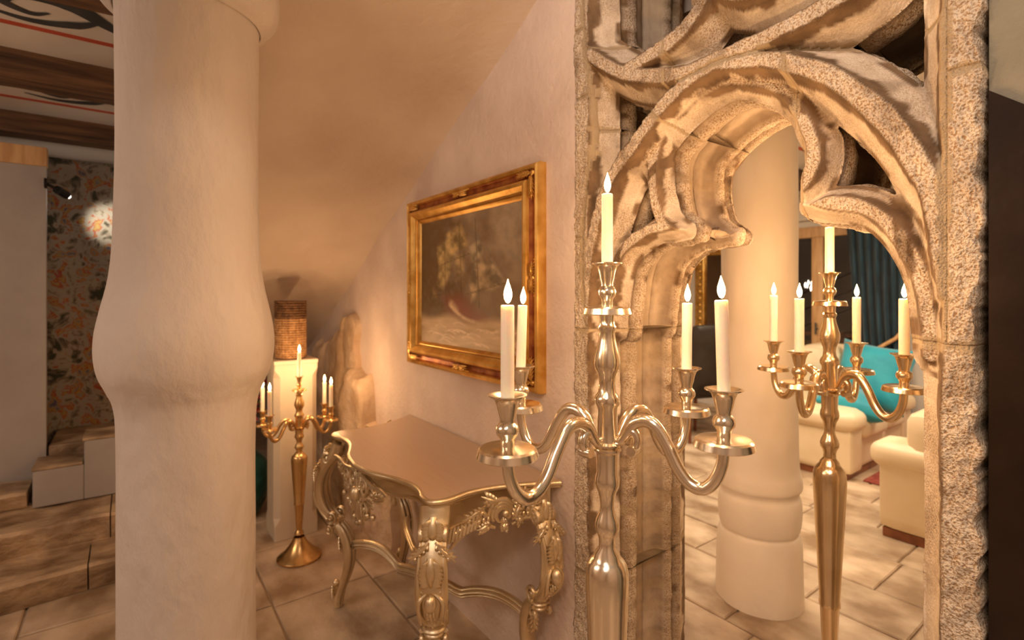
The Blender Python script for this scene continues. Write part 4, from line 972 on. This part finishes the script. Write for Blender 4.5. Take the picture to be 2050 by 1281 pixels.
# ================================================================== LIVING ROOM BEYOND THE ARCH
cl = struct('ceiling_living', MB().box(-6, 3.2, .53, 6.2, CE, CE+.12), M['white'], smooth=False)
for u in (1.29, .22, -.85, -1.92, -2.99):
    framed(MB().box(u-.17, u, .53, 6.0, CE-.13, CE+.002), 'beam', M['beam'], cl, bevel=.01)
    framed(MB().box(u+.28, u+.316, .53, 6.0, CE-.003, CE+.001), 'painted_stripe', M['redpaint'], cl, smooth=False)
# dark sloping timbers of the stair that runs above the arch
for k, (t0, t1, dz) in enumerate(((.62, .80, .0), (.86, 1.00, -.03), (1.06, 1.24, .02))):
    mb = MB(); u0, u1 = .02, 1.9; zz = lambda u: .51*u+2.13+dz
    mb.add([(u, t, zz(u)+h) for u in (u0, u1) for t in (t0, t1) for h in (0, .14)], [(0, 1, 3, 2), (4, 6, 7, 5), (0, 4, 5, 1), (2, 3, 7, 6), (0, 2, 6, 4), (1, 5, 7, 3)])
    struct('trim_%d' % (2+k), mb, M['beam'], bevel=.008)
WT = 4.95                                   # window wall
ww = MB()
ww.box(-6, -1.98, WT, WT+.25, -.05, 2.7).box(-.88, 3.2, WT, WT+.25, -.05, 2.7).box(-1.98, -.88, WT, WT+.25, 2.16, 2.7)
struct('wall_window', ww, M['white'], smooth=False)
struct('trim_5', MB().box(-3.4, 1.2, WT-.10, WT, 2.27, 2.40), M['white'], smooth=False, bevel=.012)
struct('wall_living_far', MB().box(-5.2, -5.0, .53, 6, -.05, 2.7), M['plaster'], smooth=False)
struct('wall_living_right', MB().box(2.6, 2.7, .53, 6, -.05, 2.7), M['plaster'], smooth=False)
win = tag(empty('window_1', ORG, TH), kind='structure')
fr = MB().box(-2.02, -.84, WT-.03, WT+.07, 2.08, 2.20)
framed(fr, 'head_rail', M['lightwood'], win, bevel=.006)
for u0, u1 in ((-2.02, -1.92), (-1.36, -1.24), (-.94, -.84)): framed(MB().box(u0, u1, WT-.025, WT+.07, 0, 2.08), 'post', M['lightwood'], win, bevel=.006)
for u0, u1 in ((-1.92, -1.36), (-1.24, -.94)):
    framed(MB().box(u0, u1, WT+.01, WT+.06, .0, .14), 'bottom_rail', M['lightwood'], win, bevel=.005)
    framed(MB().box(u0, u1, WT+.03, WT+.036, .14, 2.08), 'pane', M['glass'], win, smooth=False)
framed(MB().add(*tube([(-1.30, WT-.06, 1.0), (-1.30, WT-.06, 1.13)], .011, 8)).add(*tube([(-1.30, WT-.06, 1.06), (-1.30, WT-.02, 1.06)], .010, 8)), 'handle', M['greymetal'], win)
# solid stand-ins for reflections in the panes, before a backdrop wall beyond the glass
struct('wall_backdrop', MB().box(-6, 1.5, WT+2.2, WT+2.3, -.05, 3.4), M['night'], smooth=False)
struct('floor_courtyard', MB().box(-6, 1.5, WT+.25, WT+2.3, -.1, 0), M['grout'], smooth=False)
ra = empty('reflected_railing', W(-1.2, WT+1.0), TH, 'thin dark reflection of a stair railing, modelled behind the window glass', 'railing')
for z in (1.18, 1.40, 1.62): MB().add(*tube([(-.9, 0, z-.25), (.9, 0, z+.55)], .011, 8)).build('reflected_rail', M['blackmetal'], ra)
for x in (-.7, -.1, .5): MB().add(*tube([(x, 0, 0), (x, 0, 1.72+x*.44)], .012, 8)).build('post', M['blackmetal'], ra)
bsh = empty('reflected_shelf', W(-1.2, WT+.75), TH, 'reflection of a low dark bookshelf, modelled behind the window glass', 'shelf')
for z in (.3, .62, .94): MB().box(-.75, .6, -.16, .16, z, z+.03).build('reflected_shelf_board', M['darkwood'], bsh, smooth=False)
for x in (-.75, -.1, .57): MB().box(x, x+.03, -.16, .16, 0, 1.0).build('reflected_upright', M['darkwood'], bsh, smooth=False)
ch_ = empty('chandelier', W(-1.55, WT+.55, 1.50), TH, 'reflection of a small lit crystal chandelier, modelled behind the left window pane', 'chandelier')
rr = random.Random(4)
MB().add(*tube([(0, 0, .25), (0, 0, 1.1)], .006, 6)).add(*tube([(.12*math.cos(a), .12*math.sin(a), .12) for a in np.linspace(0, 2*PI, 25)], .006, 6)).add(*tube([(0, 0, .0), (0, 0, .28)], .012, 8)).build('reflected_chandelier_frame', M['greymetal'], ch_)
for k in range(26):
    a = 2*PI*k/13; r_ = .12 if k < 13 else .06; z = .10-.05*rr.random() if k < 13 else .02; c = Vector((r_*math.cos(a), r_*math.sin(a), z))
    mb = MB(); mb.v = [c+Vector((0, 0, .03)), c+Vector((.011, 0, 0)), c+Vector((0, .011, 0)), c-Vector((.011, 0, 0)), c-Vector((0, .011, 0)), c-Vector((0, 0, .04))]
    mb.f = [(0, 1, 2), (0, 2, 3), (0, 3, 4), (0, 4, 1), (5, 2, 1), (5, 3, 2), (5, 4, 3), (5, 1, 4)]; mb.build('crystal', M['crystal'], ch_, smooth=False)  # crystals of the reflected chandelier, a stand-in behind the glass
# curtain
mb = MB(); nx, nz__ = 90, 26
for j in range(nz__+1):
    q = j/nz__; z = 2.26-(2.26-.04)*q; gather = 1-.16*math.sin(min(1, q*1.2)*PI*.5); x0 = -.97+.16*q
    for i in range(nx+1):
        x = i/nx; u = x0+.52*x*gather; f_ = .045*math.sin(x*44+1.2*math.sin(q*4))+.018*math.sin(x*91+q*3)
        mb.v.append((u, WT-.16+f_*(.55+.45*q), z))
for j in range(nz__):
    for i in range(nx): a = j*(nx+1)+i; mb.f.append((a, a+1, a+nx+2, a+nx+1))
cu = framed(mb, 'curtain', M['curtain'], angle=math.radians(80)); md = cu.modifiers.new('thickness', 'SOLIDIFY'); md.thickness = .006
tag(cu, 'dark petrol blue floor length curtain hanging in folds beside the window', 'curtain')
ro = framed(MB().add(*tube([(-.80, WT-.27, .80), (-.50, WT-.25, 1.02), (-.38, WT-.24, 1.18)], .018, 10)).add(*tube([(-.80, WT-.27, .80), (-.80, WT-.27, 0)], .014, 8)), 'handrail', M['lightwood']); tag(ro, 'pale wooden rail rising across the dark blue curtain', 'handrail')

# soft furniture
def cushion_box(x0, x1, y0, y1, z0, z1, r=.05, bulge=.03, n=10):
    """upholstered block: rounded edges and swollen faces"""
    mb = MB(); ix = {}
    bm = bmesh.new(); bmesh.ops.create_cube(bm, size=2); bmesh.ops.subdivide_edges(bm, edges=bm.edges[:], cuts=n, use_grid_fill=True)
    c = Vector(((x0+x1)/2, (y0+y1)/2, (z0+z1)/2)); h = Vector(((x1-x0)/2, (y1-y0)/2, (z1-z0)/2))
    for v in bm.verts:
        p = Vector((v.co.x*h.x, v.co.y*h.y, v.co.z*h.z)); k = Vector([max(-h[i]+r, min(h[i]-r, p[i])) for i in range(3)]); d = p-k
        if d.length > 1e-6: d = d.normalized()*r
        q = k+d; a = v.co
        for i in range(3):
            o = [j for j in range(3) if j != i]; w_ = (1-a[o[0]]**2)*(1-a[o[1]]**2)
            if abs(a[i]) > .999: q[i] += math.copysign(bulge*w_, a[i])
        mb.v.append(tuple(q+c))
    mb.f = [tuple(v.index for v in f.verts) for f in bm.faces]; bm.free(); return mb
sofa = empty('sofa', W(-.34, 3.2), TH, 'cream leather sofa with turquoise cushions beyond the arch', 'sofa')
cushion_box(-.70, -.02, .10, 1.30, .06, .30, .03, .0).build('base', M['leather'], sofa)
cushion_box(-.48, .02, .26, .74, .28, .45, .05, .02).build('seat_cushion', M['leather'], sofa); cushion_box(-.48, .02, .75, 1.16, .28, .45, .05, .02).build('seat_cushion', M['leather'], sofa)
cushion_box(-.76, -.40, .12, .74, .25, .95, .09, .02).build('back_cushion', M['leather'], sofa); cushion_box(-.76, -.40, .75, 1.28, .25, .95, .09, .02).build('back_cushion', M['leather'], sofa)
for y0, y1 in ((0, .26), (1.14, 1.40)):
    a_ = cushion_box(-.74, 0, y0+.012, y1-.012, .05, .40, .03, .0).build('arm', M['leather'], sofa)
    cushion_box(-.74, .03, y0-.01, y1+.01, .37, .54, .07, .015).build('arm_pad', M['leather'], a_)
MB().box(-.72, -.04, .03, 1.35, 0, .055).build('plinth', M['darkwood'], sofa, smooth=False)
def pillow(name, u, t, z, rot, sz, label):
    mb = MB(); n = 22
    for s in (1, -1):
        for i in range(n+1):
            for j in range(n+1):
                x, y = -1+2*i/n, -1+2*j/n; e_ = max(0, (1-x**4)*(1-y**4))**.55; k = 1-.07*(1-x*x)*(y*y)-.07*(1-y*y)*(x*x) if True else 1
                px, py = x*(1-.09*(1-y*y)*abs(x)), y*(1-.09*(1-x*x)*abs(y))
                mb.v.append((px*sz, py*sz, s*(.004+sz*.42*e_*.9+.006*math.sin(x*7+y*5)*e_)))
        b = (n+1)**2 if s < 0 else 0
        for i in range(n):
            for j in range(n): a = b+i*(n+1)+j; mb.f.append((a, a+1, a+n+2, a+n+1) if s < 0 else (a, a+n+1, a+n+2, a+1))
    b = (n+1)**2; ring = [i*(n+1) for i in range(n+1)]+[n*(n+1)+j for j in range(1, n+1)]+[i*(n+1)+n for i in range(n-1, -1, -1)]+[j for j in range(n-1, 0, -1)]
    for k in range(len(ring)): k2 = (k+1) % len(ring); mb.f.append((ring[k], ring[k2], ring[k2]+b, ring[k]+b))
    o = mb.build(name, M['teal'], loc=W(u, t, z), angle=math.radians(80)); o.rotation_euler = (Matrix.Rotation(TH, 3, 'Z') @ Matrix.Rotation(rot[2], 3, 'Z') @ Matrix.Rotation(rot[1], 3, 'Y') @ Matrix.Rotation(rot[0], 3, 'X')).to_euler()
    tag(o, label, 'cushion', 'turquoise cushions'); return o
pillow('cushion', -.48, 4.06, .725, (math.radians(72), math.radians(7), 0), .29, 'turquoise cushion standing upright at the far end of the cream sofa')
pillow('cushion', -.52, 3.62, .555, (math.radians(8), math.radians(14), .5), .25, 'turquoise cushion lying flat on the seat of the cream sofa')
ac = empty('armchair', W(.10, 2.41), TH, 'cream leather armchair with a red wood plinth, partly behind the right arch jamb', 'armchair')
a_ = cushion_box(0, .80, .0, .24, .05, .44, .03, .0).build('arm', M['leather'], ac); cushion_box(-.05, .5, -.015, .255, .40, .565, .07, .01).build('arm_pad', M['leather'], a_)
a_ = cushion_box(0, .80, .66, .90, .05, .44, .03, .0).build('arm', M['leather'], ac); cushion_box(-.05, .5, .645, .915, .40, .565, .07, .01).build('arm_pad', M['leather'], a_)
cushion_box(.02, .6, .24, .66, .07, .43, .05, .02).build('seat_cushion', M['leather'], ac); cushion_box(.12, .82, .01, .89, .08, .76, .07, .01).build('backrest', M['leather'], ac)
MB().box(.02, .78, .01, .89, 0, .052).build('plinth', M['darkwood'], ac, smooth=False)
rg = framed(MB().box(-.30, .75, 3.33, 4.6, .001, .012), 'rug', M['rug'], smooth=False, bevel=.003); tag(rg, 'red patterned rug on the tiles in front of the cream sofa', 'rug')
# dining corner
dc = empty('dining_chair', W(-1.83, 3.38), TH+math.radians(160), 'high-backed black leather dining chair beside the round table', 'chair')
cushion_box(-.22, .24, -.22, .22, .42, .50, .03, .01, 6).build('seat', M['blackleather'], dc)
mb = cushion_box(-.035, .035, -.22, .22, .47, 1.15, .03, .006, 8); mb.v = [(x-.22-.13*max(0, z-.47), y, z) for x, y, z in mb.v]; mb.build('backrest', M['blackleather'], dc)
for x in (-.19, .20):
    for y in (-.18, .18): MB().add(*tube([(x, y, .43), (x*1.06, y, 0)], [.021, .015], 8)).build('leg', M['darkwood'], dc)
tb = empty('round_table', W(-2.32, 3.50), TH, 'round table with a pale wooden top behind the black chair', 'table')
MB().add(*lathe([(.001, .71), (.43, .71), (.455, .72), (.46, .735), (.455, .75), (.001, .752)], 48)).build('tabletop', M['lightwood'], tb)
MB().add(*lathe([(.001, 0), (.26, 0), (.26, .02), (.08, .05), (.05, .12), (.045, .6), (.09, .70), (.2, .712)], 32)).build('pedestal', M['darkwood'], tb)
mi = empty('mirror', W(-2.35, WT, 1.4), TH, 'tall mirror in a carved gold frame on the far white wall', 'mirror')
MB().box(-.36, .36, -.03, -.008, -.58, .58).build('glass', M['mirror'], mi, smooth=False)
for (x0, x1, z0, z1) in ((-.47, -.33, -.69, .69), (.33, .47, -.69, .69), (-.33, .33, .55, .69), (-.33, .33, -.69, -.55)):
    r_ = MB().box(x0, x1, -.07, -.005, z0, z1).build('frame_rail', M['gold'], mi, bevel=.018, segs=3)
    orn = MB(); v_ = (x1-x0) < (z1-z0)
    for k in range(int(max(x1-x0, z1-z0)/.09)):
        q = -max(x1-x0, z1-z0)/2+.05+.09*k; c = Vector(((x0+x1)/2, -.07, (z0+z1)/2+q)) if v_ else Vector(((x0+x1)/2+q, -.07, (z0+z1)/2))
        orn.add(*ball(c, .030, 6, sy=.5))
    tag(orn.build('carved_ornament', M['gold'], r_), kind='stuff')
